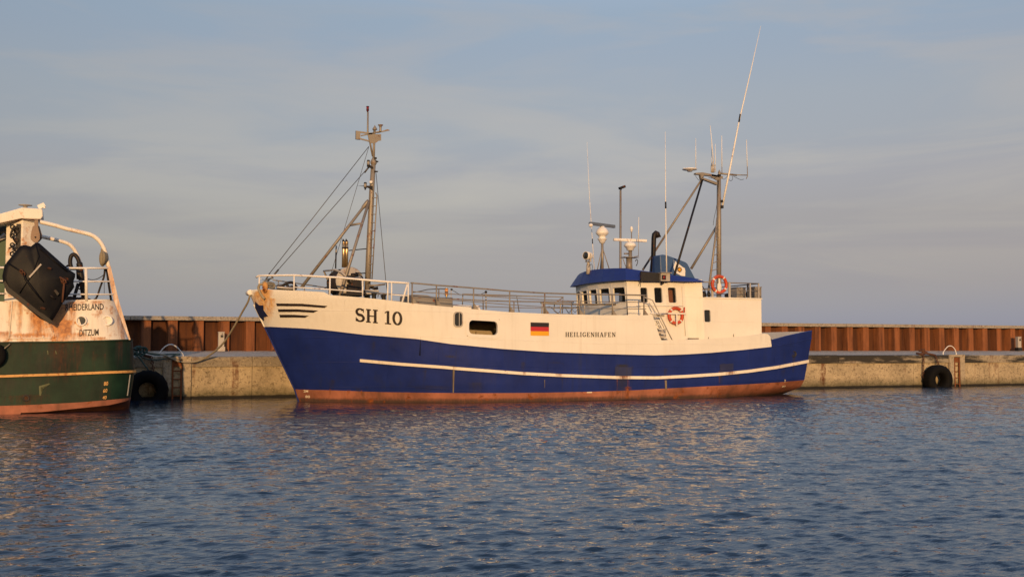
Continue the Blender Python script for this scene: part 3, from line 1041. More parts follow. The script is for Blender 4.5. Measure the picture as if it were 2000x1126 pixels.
for quad in ([(540, 592.2), (590, 592.8), (640, 597.2), (634, 601), (590, 597.9), (541.5, 597.4)], [(543.5, 603.6), (580, 603.5), (622, 606.3), (613, 610.3), (580, 608.6), (544.5, 608.7)], [(546.5, 614.3), (575, 614.3), (604, 616.3), (596, 620.2), (575, 619.6), (547.8, 619.8)]):
    mb = MB()
    top = [quad[0], quad[1], quad[2]]
    bot = [quad[5], quad[4], quad[3]]
    G = []
    for row in range(4):
        t = row / 3
        r = []
        for i in range(25):
            s = i / 24
            xa = np.interp(s, [0, .5, 1], [p[0] for p in top]); ya = np.interp(s, [0, .5, 1], [p[1] for p in top])
            xb = np.interp(s, [0, .5, 1], [p[0] for p in bot]); yb = np.interp(s, [0, .5, 1], [p[1] for p in bot])
            r.append(HS.pt(xa * (1 - t) + xb * t, ya * (1 - t) + yb * t, 0.024))
        G.append(r)
    grid_add(mb, G, 0, True)
    mb.build('bow_stripe', M['letters'], ship, fix=False)
for k, (mt, y0, y1) in enumerate((('flagk', 0, .333), ('flagr', .333, .667), ('flagy', .667, 1))):
    q = [(1035.7, 629), (1071.7, 630), (1072, 655.2), (1036, 654.8)]
    def L(s, t):
        return (q[0][0] + (q[1][0] - q[0][0]) * s, (q[0][1] * (1 - s) + q[1][1] * s) * (1 - t) + (q[3][1] * (1 - s) + q[2][1] * s) * t)
    mb = MB()
    G = [[HS.pt(*L(i / 8, y0 + (y1 - y0) * j / 2), 0.024) for i in range(9)] for j in range(3)]
    grid_add(mb, G, 0, True)
    mb.build('flag_stripe', M[mt], ship, fix=False)

# slab serif letters drawn as strokes; every stroke sits a hair prouder than the one before
GL = {}
TK, TN = 0.21, 0.095
def arc(cx, cy, rx, ry, a0, a1, n=20):
    return [(cx + rx * math.cos(R(a0 + (a1 - a0) * i / n)), cy + ry * math.sin(R(a0 + (a1 - a0) * i / n))) for i in range(n + 1)]
def vst(x, y0=0.0, y1=1.0, t=TK):
    return ('p', [(x, y0), (x, y1)], t)
def ser(x0, x1, y):
    return ('p', [(x0, y), (x1, y)], TN)
GL['H'] = (0.98, [vst(.22), vst(.76), ser(.04, .42, .037), ser(.04, .42, .963), ser(.58, .96, .037), ser(.58, .96, .963), ('p', [(.22, .50), (.76, .50)], .085)])
GL['E'] = (0.82, [vst(.22), ser(.04, .74, .037), ser(.04, .72, .963), ('p', [(.22, .51), (.55, .51)], .085), ('p', [(.70, 0.0), (.70, .28)], .09), ('p', [(.68, .74), (.68, 1.0)], .09), ('p', [(.54, .38), (.54, .64)], .07)])
GL['F'] = (0.78, [vst(.22), ser(.04, .42, .037), ser(.04, .72, .963), ('p', [(.22, .50), (.55, .50)], .085), ('p', [(.68, .72), (.68, 1.0)], .09), ('p', [(.54, .37), (.54, .63)], .07)])
GL['I'] = (0.50, [vst(.25), ser(.05, .45, .037), ser(.05, .45, .963)])
GL['L'] = (0.76, [vst(.22), ser(.04, .70, .037), ser(.04, .42, .963), ('p', [(.66, 0.0), (.66, .32)], .09)])
GL['N'] = (0.98, [vst(.20, t=.11), vst(.80, t=.11), ('p', [(.20, .98), (.80, .02)], .21), ser(.04, .38, .037), ser(.04, .30, .963), ser(.62, .96, .963)])
GL['A'] = (0.98, [('p', [(.18, 0), (.47, .98)], .10), ('p', [(.80, 0), (.50, 1.0)], .21), ser(.02, .36, .037), ser(.60, .98, .037), ('p', [(.30, .33), (.66, .33)], .08)])
GL['G'] = (0.90, [('c', arc(.47, .5, .36, .46, 48, 322)), ('p', [(.74, .10), (.74, .42)], .17), ser(.52, .90, .42), ('p', [(.75, .70), (.75, .98)], .07)])
GL['S'] = (0.78, [('c', arc(.39, .735, .255, .225, 30, 270, 22)[:-1] + arc(.39, .275, .285, .235, 90, -160, 24)), ('p', [(.66, .70), (.66, .98)], .07), ('p', [(.10, .02), (.10, .32)], .07)])
GL['1'] = (0.62, [vst(.34), ser(.10, .58, .037), ('p', [(.08, .84), (.34, .97)], .09)])
GL['0'] = (0.80, [('c', arc(.40, .5, .29, .46, 90, 450, 40))])
def serif_text(name, text, quad, mat, off0, hull=None, parent=ship, gap=0.06, space=0.45, weight=1.0):
    H = hull or HS
    tot = sum((GL[c][0] if c != ' ' else space) + gap for c in text) - gap
    x = 0.0
    def Q(u, v):
        u /= tot
        a = [quad[3][i] * (1 - u) + quad[2][i] * u for i in (0, 1)]
        b = [quad[0][i] * (1 - u) + quad[1][i] * u for i in (0, 1)]
        return a[0] * (1 - v) + b[0] * v, a[1] * (1 - v) + b[1] * v
    for ch in text:
        if ch == ' ':
            x += space + gap
            continue
        w, strokes = GL[ch]
        mb = MB()
        for si, st in enumerate(strokes):
            off = off0 + 0.0016 * si
            if st[0] == 'p':
                (x0, y0), (x1, y1) = st[1]
                t = st[2] * (weight if st[2] > 0.08 else 1)
                n = 6
                L = [(x0 + (x1 - x0) * i / n, y0 + (y1 - y0) * i / n) for i in range(n + 1)]
                if abs(y1 - y0) < 0.02:
                    nx, ny = 0, 1
                else:
                    nx, ny = 1, 0          # horizontal cut ends
                    if abs(x1 - x0) > 0.6 * abs(y1 - y0) and t < .1:
                        nx, ny = 0, 1
                    t = t if abs(x1 - x0) < 0.05 else t * 1.12
                pairs = [((p[0] - nx * t / 2, p[1] - ny * t / 2), (p[0] + nx * t / 2, p[1] + ny * t / 2)) for p in L]
            else:
                L = st[1]
                pairs = []
                for i, p in enumerate(L):
                    a, b = L[max(i - 1, 0)], L[min(i + 1, len(L) - 1)]
                    tx, ty = b[0] - a[0], b[1] - a[1]
                    d = math.hypot(tx, ty)
                    tx, ty = tx / d, ty / d
                    t = (TN + 0.02) + (TK * weight - TN - 0.02) * (abs(ty) ** 1.2 if ch != 'S' else (abs(ty) ** 1.2 if not 0.42 < p[1] < 0.60 else 1.0))
                    pairs.append(((p[0] - ty * t / 2 * -1, p[1] - tx * t / 2), (p[0] + ty * t / 2 * -1, p[1] + tx * t / 2)))
            vs = []
            for a, b in pairs:
                for q in (a, b):
                    px, py = Q(x + q[0], q[1])
                    vs.append(H.pt(px, py, off))
            mb.add(vs, [(2 * i, 2 * i + 1, 2 * i + 3, 2 * i + 2) for i in range(len(pairs) - 1)])
        x += w + gap
        mb.build(name, mat, parent, fix=False)
serif_text('registration_letter', 'SH 10', [(693.5, 601.0), (786, 609.5), (786, 635.2), (693.5, 627.0)], M['letters'], 0.022, gap=0.05, space=0.34)
serif_text('port_letter', 'HEILIGENHAFEN', [(1103.5, 648.4), (1202, 648.6), (1202, 657.4), (1103.5, 657.2)], M['letters'], 0.022, gap=0.14)

def sans_text(name, text, quad, mat, off, hull=None, parent=ship, bold=0.02, aspect=None):
    H = hull or HS
    cu = bpy.data.curves.new('text_tmp', 'FONT')
    cu.body = text
    cu.offset = bold
    cu.resolution_u = 3
    ob = bpy.data.objects.new('text_tmp', cu)
    C.objects.link(ob)
    dg = bpy.context.evaluated_depsgraph_get()
    me = bpy.data.meshes.new_from_object(ob.evaluated_get(dg))
    co = np.array([tuple(v.co) for v in me.vertices])
    lo, hi = co.min(0), co.max(0)
    fs = [tuple(p.vertices) for p in me.polygons]
    bpy.data.objects.remove(ob)
    bpy.data.meshes.remove(me)
    bpy.data.curves.remove(cu)
    mb = MB()
    vs = []
    for c in co:
        u, v = (c[0] - lo[0]) / (hi[0] - lo[0]), (c[1] - lo[1]) / (hi[1] - lo[1])
        a = [quad[3][i] * (1 - u) + quad[2][i] * u for i in (0, 1)]
        b = [quad[0][i] * (1 - u) + quad[1][i] * u for i in (0, 1)]
        vs.append(H.pt(a[0] * (1 - v) + b[0] * v, a[1] * (1 - v) + b[1] * v, off))
    mb.add(vs, fs)
    return mb.build(name, mat, parent, fix=False)
sans_text('draught_numerals', '2M', [(593.5, 760.5), (602.5, 761), (602.5, 765.8), (593.5, 765.4)], M['lightnum'], 0.02)
sans_text('draught_numerals', '80', [(597, 771.2), (606, 771.6), (606, 776.6), (597, 776.2)], M['lightnum'], 0.02)
sans_text('draught_numerals', '2', [(1531.3, 741), (1534.3, 740.7), (1533.6, 745.2), (1530.6, 745.5)], M['lightnum'], 0.02)
sans_text('draught_numerals', '80', [(1527, 753), (1534, 751.8), (1533, 755), (1526, 756.2)], M['lightnum'], 0.02)

# ------------------------------------------------------------------ windows in the ship's side
def rrect(x0, x1, z0, z1, r, n=6):
    pts = []
    for cx, cz, a in ((x1 - r, z1 - r, 0), (x0 + r, z1 - r, 90), (x0 + r, z0 + r, 180), (x1 - r, z0 + r, 270)):
        pts += [(cx + r * math.cos(R(a + 90 * i / n)), cz + r * math.sin(R(a + 90 * i / n))) for i in range(n + 1)]
    return pts
def side_pt(x, z, off):
    return Vector((x, YC - float(hb_ship(x, z)) - off, z))
def window_opening():
    x0, x1 = WO[0].x, WO[1].x
    z1, z0 = (WO[0].z + WO[1].z) / 2, (WO[2].z + WO[3].z) / 2
    w = MB()
    oo = rrect(x0 - .07, x1 + .07, z0 - .07, z1 + .07, .20)
    ii = rrect(x0 + .05, x1 - .05, z0 + .05, z1 - .05, .14)
    sl = (WO[1].z - WO[0].z) / (x1 - x0)
    def sh(p):
        return p[0], p[1] + sl * (p[0] - (x0 + x1) / 2)
    n = len(oo)
    vs = [side_pt(*sh(p), .03) for p in oo] + [side_pt(*sh(p), .03) for p in ii] + [side_pt(*sh(p), -.10) for p in ii]
    fs = [(i, (i + 1) % n, n + (i + 1) % n, n + i) for i in range(n)] + [(n + i, n + (i + 1) % n, 2 * n + (i + 1) % n, 2 * n + i) for i in range(n)]
    w.add(vs, fs)
    fr = w.build('window_opening', M['white'], ship, fix=True)
    r = MB()                                       # the working space behind the opening
    ya, yb = YC - 3.0, YC - 1.25
    X0, X1, Z0, Z1 = x0 - 1.6, x1 + 2.2, 1.6, z1 + .08
    r.add([(X0, yb, Z0), (X1, yb, Z0), (X1, yb, Z1), (X0, yb, Z1)], [(0, 1, 2, 3)], 0)
    r.add([(X0, ya, Z1), (X1, ya, Z1), (X1, yb, Z1), (X0, yb, Z1)], [(0, 1, 2, 3)], 1)
    r.add([(X0, ya, Z0), (X0, yb, Z0), (X0, yb, Z1), (X0, ya, Z1)], [(0, 1, 2, 3)], 1)
    r.add([(X1, ya, Z0), (X1, yb, Z0), (X1, yb, Z1), (X1, ya, Z1)], [(0, 1, 2, 3)], 1)
    r.box(((x0 + x1) / 2 + .45, yb - .06, (Z0 + Z1) / 2 - .2), (.05, .1, Z1 - Z0 - .5), mi=0)
    r.build('work_space', [M['cabin'], M['black']], fr, fix=False)
M['cabin'] = paint('cabin_lining', (0.34, 0.27, 0.17), 0.6, 0.15, 0.3, bump=0.0)
window_opening()
a, b = HS.pt(887, 609.5), HS.pt(902, 637)
mb = MB()
pts = rrect(a.x, b.x, b.z, a.z, .10)
vs = [side_pt(x, z, .035) for x, z in pts]
n = len(vs)
mb.add(vs + [side_pt(x, z, .0) for x, z in pts], [tuple(range(n))] + [(i, (i + 1) % n, n + (i + 1) % n, n + i) for i in range(n)])
wn_ = mb.build('side_window', M['dglass'], ship)
mb = MB()
oo = rrect(a.x - .03, b.x + .03, b.z - .03, a.z + .03, .12)
ii = rrect(a.x + .012, b.x - .012, b.z + .012, a.z - .012, .09)
n = len(oo)
mb.add([side_pt(x, z, .045) for x, z in oo] + [side_pt(x, z, .045) for x, z in ii] + [side_pt(x, z, .0) for x, z in oo], [(i, (i + 1) % n, n + (i + 1) % n, n + i) for i in range(n)] + [(i, (i + 1) % n, 2 * n + (i + 1) % n, 2 * n + i) for i in range(n)])
mb.build('frame', M['greyl'], wn_)
mb = MB()
sx = (a.x * .38 + b.x * .62)
mb.add([side_pt(sx - .012, b.z + .02, .042), side_pt(sx + .012, b.z + .02, .042), side_pt(sx + .012, a.z - .02, .042), side_pt(sx - .012, a.z - .02, .042)], [(0, 1, 2, 3)])
mb.build('glazing_bar', M['greyl'], wn_, fix=False)

# ------------------------------------------------------------------ wheelhouse and deckhouse
WHB, DHB = 2.2, 2.45
WY, DY = YC - WHB, YC - DHB
Z_EAVE = 4.37
def panel(mb, bl, br, tr, tl, ops, inward, mi=0):
    us = sorted({0.0, 1.0} | {o[0] for o in ops} | {o[1] for o in ops})
    vs = sorted({0.0, 1.0} | {o[2] for o in ops} | {o[3] for o in ops})
    bl, br, tr, tl = map(Vector, (bl, br, tr, tl))
    def Q(u, v):
        return (bl * (1 - u) + br * u) * (1 - v) + (tl * (1 - u) + tr * u) * v
    for i in range(len(us) - 1):
        for j in range(len(vs) - 1):
            cu, cv = (us[i] + us[i + 1]) / 2, (vs[j] + vs[j + 1]) / 2
            if any(o[0] < cu < o[1] and o[2] < cv < o[3] for o in ops):
                continue
            mb.add([Q(us[i], vs[j]), Q(us[i + 1], vs[j]), Q(us[i + 1], vs[j + 1]), Q(us[i], vs[j + 1])], [(0, 1, 2, 3)], mi)
    inward = Vector(inward)
    for o in ops:
        c = [Q(o[0], o[2]), Q(o[1], o[2]), Q(o[1], o[3]), Q(o[0], o[3])]
        for k in range(4):
            a, b = c[k], c[(k + 1) % 4]
            mb.add([a, b, b + inward, a + inward], [(0, 1, 2, 3)], 0)
    return Q
def window(Q, o, nrm, parent, pane=True, pmat=None, blind=False):
    """raised frame with rounded corners round an opening, and its pane set back"""
    nrm = Vector(nrm).normalized()
    p00, p10, p01 = Q(o[0], o[2]), Q(o[1], o[2]), Q(o[0], o[3])
    W, H = (p10 - p00).length, (p01 - p00).length
    du, dv = (p10 - p00) / W, (p01 - p00) / H
    oo = rrect(-.035, W + .035, -.035, H + .035, .07, 4)
    ii = rrect(.012, W - .012, .012, H - .012, .06, 4)
    n = len(oo)
    mb = MB()
    f = lambda p, d: p00 + du * p[0] + dv * p[1] + nrm * d
    mb.add([f(p, .014) for p in oo] + [f(p, .014) for p in ii] + [f(p, -.06) for p in ii] + [f(p, -.01) for p in oo],
           [(i, (i + 1) % n, n + (i + 1) % n, n + i) for i in range(n)] + [(n + i, n + (i + 1) % n, 2 * n + (i + 1) % n, 2 * n + i) for i in range(n)] + [(i, (i + 1) % n, 3 * n + (i + 1) % n, 3 * n + i) for i in range(n)])
    fr = mb.build('window', M['white'], parent)
    mb = MB()
    mb.add([f(p, -.05) for p in ii], [tuple(range(n))])
    mb.build('pane', pmat or M['glass'], fr, fix=False)
    return fr
def wheelhouse():
    mb = MB()
    xf = 19.09
    ybr = [2.2, 1.32, .44, -.44, -1.32, -2.2]
    def fx(y, top=0):
        return xf - 0.34 * (1 - (y / 2.2) ** 2) - (0.13 if top else 0)
    zb, zt = 2.95, 4.46
    v0, v1 = (3.56 - zb) / (zt - zb), (4.14 - zb) / (zt - zb)
    jobs = []
    for i in range(5):
        y0, y1 = ybr[i], ybr[i + 1]
        bl, br = V(fx(y0), YC + y0, zb), V(fx(y1), YC + y1, zb)
        tr, tl = V(fx(y1, 1), YC + y1, zt), V(fx(y0, 1), YC + y0, zt)
        nrm = (br - bl).cross(tl - bl)
        if nrm.x > 0:
            nrm = -nrm
        nrm.normalize()
        ops = [(.11, .86, v0, v1)]
        Q = panel(mb, bl, br, tr, tl, ops, -nrm * .07)
        panel(mb, bl - nrm * .07, br - nrm * .07, tr - nrm * .07, tl - nrm * .07, ops, (0, 0, 0), 1)
        jobs.append((Q, ops[0], nrm))
    for side in (-1, 1):
        yy = YC + side * WHB
        a, b = V(xf, yy, 1.62), P(1348, 663, WY)
        c, d = P(1336, 552, WY), V(xf - .13, yy, zt)
        b = V(b.x, yy, 1.62)
        c = V(c.x, yy, zt)
        a2 = V(xf, yy, 2.95)
        hgt = zt - 1.62
        ops = []
        for p0, p1 in ((1250.5, 1264.7), (1277.5, 1293.5), (1304.5, 1320.5)):
            pa, pb = P(p0, 591.3, WY), P(p1, 561, WY)
            va, vb = (pa.z - 1.62) / hgt, (pb.z - 1.62) / hgt
            vm = (va + vb) / 2
            xl = a.x + (d.x - a.x) * vm
            xr = b.x + (c.x - b.x) * vm
            ops.append(((pa.x - xl) / (xr - xl), (pb.x - xl) / (xr - xl), va, vb))
        Q = panel(mb, a, b, c, d, ops, (0, -side * .07, 0))
        i_ = V(0, -side * .07, 0)
        panel(mb, a + i_, b + i_, c + i_, d + i_, ops, (0, 0, 0), 1)
        for o in ops:
            jobs.append((Q, o, V(0, side, 0)))
        # splayed panel out to the wider deckhouse
        yo = YC + side * DHB
        e, f_ = P(1377, 662, DY), P(1371, 552, DY)
        e, f_ = V(e.x, yo, 1.62), V(f_.x, yo, zt)
        mb.add([b, e, f_, c], [(0, 1, 2, 3)])
    e, f_ = P(1377, 662, DY), P(1371, 552, DY)
    mb.add([(e.x, YC - DHB, 1.62), (e.x, YC + DHB, 1.62), (f_.x, YC + DHB, zt), (f_.x, YC - DHB, zt)], [(0, 1, 2, 3)])
    mb.add([(xf + .1, YC - 2.1, 2.98), (e.x, YC - 2.1, 2.98), (e.x, YC + 2.1, 2.98), (xf + .1, YC + 2.1, 2.98)], [(0, 1, 2, 3)], 1)
    mb.add([(xf + .1, YC - 2.1, 4.40), (e.x, YC - 2.1, 4.40), (e.x, YC + 2.1, 4.40), (xf + .1, YC + 2.1, 4.40)], [(0, 1, 2, 3)], 1)
    M['lining'] = paint('dark_wheelhouse_lining', (0.06, 0.045, 0.035), 0.6, 0.2, 0.2, bump=0.0)
    wh = mb.build('wheelhouse', [M['white'], M['lining']], ship, fix=False)
    for Q, o, nrm in jobs:
        window(Q, o, nrm, wh)
    mb = MB()                                      # helm console, chair backs and an inner door
    mb.box((19.9, YC, 3.25), (.7, 3.2, .55))
    mb.box((20.6, YC - .7, 3.5), (.35, .5, .7))
    mb.box((20.7, YC + .9, 3.45), (.35, .5, .7))
    mb.box((21.15, YC - .2, 3.7), (.1, 2.4, 1.4))
    mb.build('helm_console', M['dark'], ship)
    mb = MB()
    p = P(1308, 575, WY + .5)
    mb.box((p.x - .02, WY + .45, 3.75), (.32, .05, 1.3))
    mb.build('inner_door', M['wood'], ship)
    for p0, p1, rr_ in ((P(1243, 596.5, WY - .05), P(1334, 597.5, WY - .05), .012), (P(1332, 560, WY - .03), P(1339, 655, WY - .03), .014)):
        mb = MB()
        mb.cyl(p0, p1, rr_, n=8)
        mb.build('wall_pipe', M['white'], wh)
    # roof: blue visor sloping out to the eaves, falling towards the stern
    mb = MB()
    xr = P(1371, 552, DY).x + .02
    low, top = [], []
    low += [V(xr, YC + 2.62, Z_EAVE), V(20.4, YC + 2.42, Z_EAVE)]
    top += [V(xr - .10, YC + 2.3, 4.50), V(20.4, YC + 2.05, 4.70)]
    for y in (2.45, 1.8, 1.0, 0, -1.0, -1.8, -2.45):
        s = y / 2.45
        low.append(V(xf - .28 - .34 * (1 - s * s), YC + y, Z_EAVE + .01 * (1 - s * s)))
        top.append(V(xf - .10 - .35 * (1 - s * s), YC + y * .84, 4.84 + .07 * (1 - s * s)))
    low += [V(20.4, YC - 2.42, Z_EAVE), V(xr, YC - 2.62, Z_EAVE)]
    top += [V(20.4, YC - 2.05, 4.70), V(xr - .10, YC - 2.3, 4.50)]
    n = len(low)
    mb.add(low + top, [(i, (i + 1) % n, n + (i + 1) % n, n + i) for i in range(n)] + [tuple(range(n))])
    rc = [V(p.x * .6 + 20.6 * .4, YC + (p.y - YC) * .4, p.z + .06) for p in top]
    mb.add(top + rc, [(i, (i + 1) % n, n + (i + 1) % n, n + i) for i in range(n)] + [tuple(range(n, 2 * n))])
    mb.build('wheelhouse_roof', M['roofblue'], ship)
    # deckhouse
    mb = MB()
    x0, x1 = P(1377, 662, DY).x, P(1487, 600, DY).x
    zt2 = 3.79
    for side in (-1, 1):
        yy = YC + side * DHB
        pa, pb = P(1377.5, 629, DY), P(1390, 604.5, DY)
        L, Hh = x1 - x0, zt2 - 1.6
        ops = [((pa.x - x0) / L, (pb.x - x0) / L, (pa.z - 1.6) / Hh, (pb.z - 1.6) / Hh)]
        Q = panel(mb, (x0, yy, 1.6), (x1, yy, 1.6), (x1, yy, zt2), (x0 + (P(1371, 552, DY).x - x0) * (zt2 - 1.6) / 2.86, yy, zt2), ops, (0, -side * .08, 0))
        if side < 0:
            jb = (Q, ops[0], V(0, side, 0))
        else:
            jb2 = (Q, ops[0], V(0, side, 0))
    mb.add([(x1, YC - DHB, 1.6), (x1, YC + DHB, 1.6), (x1, YC + DHB, zt2), (x1, YC - DHB, zt2)], [(0, 1, 2, 3)])
    mb.add([(x0 - .2, YC - DHB, zt2), (x1, YC - DHB, zt2), (x1, YC + DHB, zt2), (x0 - .2, YC + DHB, zt2)], [(0, 1, 2, 3)])
    rust = stain_field(mb.v, [])
    dh = mb.build('deckhouse', M['white'], ship, fix=False)
    window(*jb, dh, pmat=M['dglass'])
    window(*jb2, dh, pmat=M['dglass'])
    mb = MB()                                      # half round bead along the deckhouse top and corner
    mb.box(((x0 + x1) / 2, DY - .01, zt2 - .012), (x1 - x0, .04, .045))
    mb.box((x1 + .005, YC, zt2 - .012), (.04, 2 * DHB + .06, .045))
    mb.build('edge_bead', M['white'], dh)
    for px, pyb, h in ((1384, 661, 3), (1433, 657, 5)):
        p = P(px, pyb, DY - .03)
        mb = MB()
        mb.cyl(p, p + V(0, 0, h * .02), .012)
        mb.build('pin', M['galv'], ship)
    mb = MB()
    mb.box(P(1354, 661, DY - .1), (.42, .12, .05))
    mb.build('cleat', M['galv'], ship)
wheelhouse()

# funnel casing, exhaust and flag decal
def funnel():
    ya, yb = 37.24, 38.15
    side = [(1290.5, 536), (1290, 498), (1296, 496.6), (1303, 497.5), (1327, 506), (1341, 511.5), (1344.5, 514.5), (1359, 545)]
    pts = [P(a, b, ya) for a, b in side]
    xfb, xft = pts[0].x, pts[1].x
    mb = MB()
    n = len(pts)
    back = [V(p.x, yb, p.z) for p in pts]
    back[0] = V(pts[0].x - .05, yb, pts[0].z)
    for i in (1, 2, 3, 4, 5, 6):
        pts[i] = pts[i] + V(0, .05, 0)
        back[i] = back[i] - V(0, .12, 0)
    mb.add(pts + back, [tuple(range(n)), tuple(range(2 * n - 1, n - 1, -1))] + [(i, (i + 1) % n, n + (i + 1) % n, n + i) for i in range(n)])
    fc = mb.build('funnel_casing', M['faded'], ship, bevel=.04)
    q = [(1316.5, 506.3), (1320.4, 509.9), (1322.5, 513.4), (1326, 515.2), (1334.6, 522), (1337.5, 523.4), (1338.5, 528.3), (1337.8, 539), (1330.4, 538.3), (1320.4, 533), (1317.6, 529.8), (1316, 523.4), (1315, 515.5)]
    def on(px, py, d):
        p = P(px, py, ya)
        z0, z1 = pts[0].z, pts[3].z
        k = min(max((p.z - z0) / (z1 - z0), 0), 1)
        return V(p.x, ya + .05 * k - d, p.z)
    mb = MB()
    c = (1326.5, 525)
    mb.add([on(*c, .012)] + [on(*p, .012) for p in q], [(0, i + 1, (i + 1) % len(q) + 1) for i in range(len(q))])
    fl = mb.build('flag_emblem', M['canvas'], fc, fix=False)
    cx, cy = 1327.3, 526.3
    mb = MB()
    for k in range(8):
        a = R(45 * k + 10)
        d0, d1, w = 2.2, 5.6, 1.5
        f = lambda r, t: on(cx + .86 * (r * math.cos(a) - t * math.sin(a)), cy + r * math.sin(a) + t * math.cos(a) * 1.0, .017)
        mb.add([f(d0, -.5), f(d1 - .6, -w), f(d1, 0), f(d1 - .6, w), f(d0, .5)], [(0, 1, 2, 3, 4)])
    mb.build('emblem_petals', M['letters'], fc, fix=False)
    mb = MB()
    for k in range(8):
        a = R(45 * k + 32)
        f = lambda r, t: on(cx + .86 * (r * math.cos(a) - t * math.sin(a)), cy + r * math.sin(a) + t * math.cos(a), .020)
        mb.add([f(0, -.9), f(4.2, -.35), f(4.2, .35), f(0, .9)], [(0, 1, 2, 3)])
        mb.v[-1] += V(0, -.0004 * k, 0); mb.v[-4] += V(0, -.0004 * k, 0)
    mb.build('emblem_rays', M['flagy'], fc, fix=False)
    mb = MB()
    Y = YC + .2
    path = [P(1275, 533, Y), P(1276, 500, Y), P(1277, 464, Y), P(1278, 457.5, Y), P(1281, 454.5, Y), P(1284, 456, Y), P(1285.5, 461.5, Y)]
    mb.tube(path, [.095, .095, .098, .10, .10, .10, .10], 14)
    mb.lathe([(.02, 0), (.09, 0), (.11, -.01), (.11, .05)], path[-1], path[-1] - path[-2], 14)
    mb.build('exhaust_pipe', M['dark'], ship)
funnel()

# radars, searchlight and aerials on the wheelhouse roof
Z_ROOF = 4.9
def radar(px, Y, ybase, ytop, post_r, dome, bar, name_mat, braces):
    s = Y / (CY - (px - 1000) / F_PX * SY) / F_PX       # metres per photo pixel there
    mb = MB()
    b, t = P(px, ybase, Y), P(px, ytop, Y)
    x = b.x
    mb.cyl(V(x, Y, b.z - .1), V(x, Y, t.z), post_r, post_r * .9, 14)
    for dx, dy in braces:
        mb.cyl(V(x + dx, Y + dy, b.z - .05), V(x, Y, b.z + (t.z - b.z) * .75), .018, n=8)
    post = mb.build('radar_post', M['galv'], ship)
    mb = MB()
    o = V(x, Y, t.z)
    mb.lathe([(r * s, h * s) for r, h in dome], o, (0, 0, 1), 22)
    mb.build('radar_gearbox', M['whitep'], ship)
    mb = MB()
    L, w, h, rz, zc = bar
    Mz = Matrix.Rotation(rz, 3, 'Z')
    prof = [(-w * .5, -h * .5), (w * .3, -h * .5), (w * .5, -h * .2), (w * .5, h * .3), (w * .2, h * .5), (-w * .5, h * .5)]
    poly = [V(x, Y, t.z + zc * s) + Mz @ V(-L / 2, a, c) for a, c in prof]
    mb.prism(poly, Mz @ V(L, 0, 0))
    sc = mb.build('radar_scanner', name_mat, ship, bevel=.012)
    return x, t.z, s
x, z, s = radar(1176.5, YC - .2, 527, 467, .055, [(0, -9), (4.5, -8), (7, -3), (8.5, -.8), (9.6, 0), (9.6, .8), (7, 1), (7, 6), (8.2, 6.5), (12.5, 11), (12.8, 13), (11, 18), (8, 22), (5, 23.5), (4.5, 25.5), (0, 25.5)], (1.5, .14, .12, R(24), 28), M['radargrey'], [(-.28, -.1), (.28, -.1), (.05, .3)])
mb = MB()
q = P(1154, 439.8, YC - .55)
mb.ell(q, (.085, .07, .075))
mb.build('scanner_end_cap', M['whitep'], ship)
x, z, s = radar(1231, YC - .5, 530, 489, .075, [(5, 0), (7, .3), (7, 4), (9, 4.5), (9.3, 7), (11.5, 7.5), (12.3, 9), (11, 13), (8.5, 15.5), (4.5, 16.5), (3.5, 19), (0, 19)], (1.42, .13, .105, R(-2), 20.2), M['whitep'], [(-.22, 0.1), (0.0, .3)])
mb = MB()
Y = YC - .5
b, t = P(1229, 529, Y), P(1229, 503, Y)
mb.cyl(V(b.x, Y, b.z - .1), V(b.x, Y, t.z), .13, .12, 16)
mb.box(V(b.x + .02, Y, t.z + .01), (.62, .4, .025))
mb.cyl(P(1216, 503, Y), P(1222, 520, Y), .015, n=6)
mb.cyl(P(1227, 495, Y - .15), P(1219, 495, Y - .15), .03, n=8)
mb.build('radar_platform', M['galv'], ship)
def whip(name, pts, rads, Y, mat=None, parent=None, ferrule=None, nm='whip_aerial'):
    mb = MB()
    mb.tube([P(a, b, Y) for a, b in pts], rads, 8)
    o = mb.build(nm, mat or M['whitep'], parent or ship)
    if ferrule:
        mb = MB()
        mb.tube([P(a, b, Y) for a, b in ferrule], rads[0] * 1.25, 8)
        mb.build('ferrule', M['black'], o)
    return o
whip('', [(1161, 527), (1157, 470), (1151, 380), (1146.5, 277)], [.016, .014, .010, .006], YC + .6, ferrule=[(1157.4, 476), (1156.9, 466)])
whip('', [(1302, 531), (1301, 470), (1300, 400), (1299.3, 257)], [.026, .024, .019, .008], WY + .1, ferrule=[(1300.3, 407), (1300, 394)])
whip('', [(1247, 468), (1247.6, 424)], [.018, .012], YC - .9)
whip('', [(1247, 500), (1247, 466)], [.010, .010], YC - .9, M['galv'])
whip('', [(1239, 501), (1246.5, 499.5)], [.012, .012], YC - .9, M['galv'], nm='aerial_arm')
mb = MB()
Y = YC - .1
b, t = P(1233.5, 470, Y), P(1233.5, 452, Y)
mb.cyl(V(b.x, Y, b.z - .9), V(b.x, Y, t.z), .02, n=8)
gp = mb.build('aerial_post', M['galv'], ship)
mb = MB()
mb.lathe([(0, -.02), (.035, -.02), (.035, .03), (.055, .05), (.06, .12), (.045, .19), (0, .21)], V(b.x, Y, t.z), (0, 0, 1), 14)
mb.build('satellite_aerial', M['whitep'], gp)
mb = MB()                                            # searchlight
Y = YC + .3
c = P(1149, 499.5, Y)
ax = V(-.93, -.36, 0.02)
mb.lathe([(0, .17), (.05, .17), (.12, .15), (.165, .08), (.165, -.16), (.155, -.17), (.13, -.13), (0, -.10)], c, -ax, 20)
sl = mb.build('searchlight', M['whitep'], ship)
mb = MB()
mb.lathe([(0, 0), (.145, 0), (.148, -.03)], c + ax * .16, ax, 20)
mb.build('lens', M['dglass'], sl)
mb = MB()
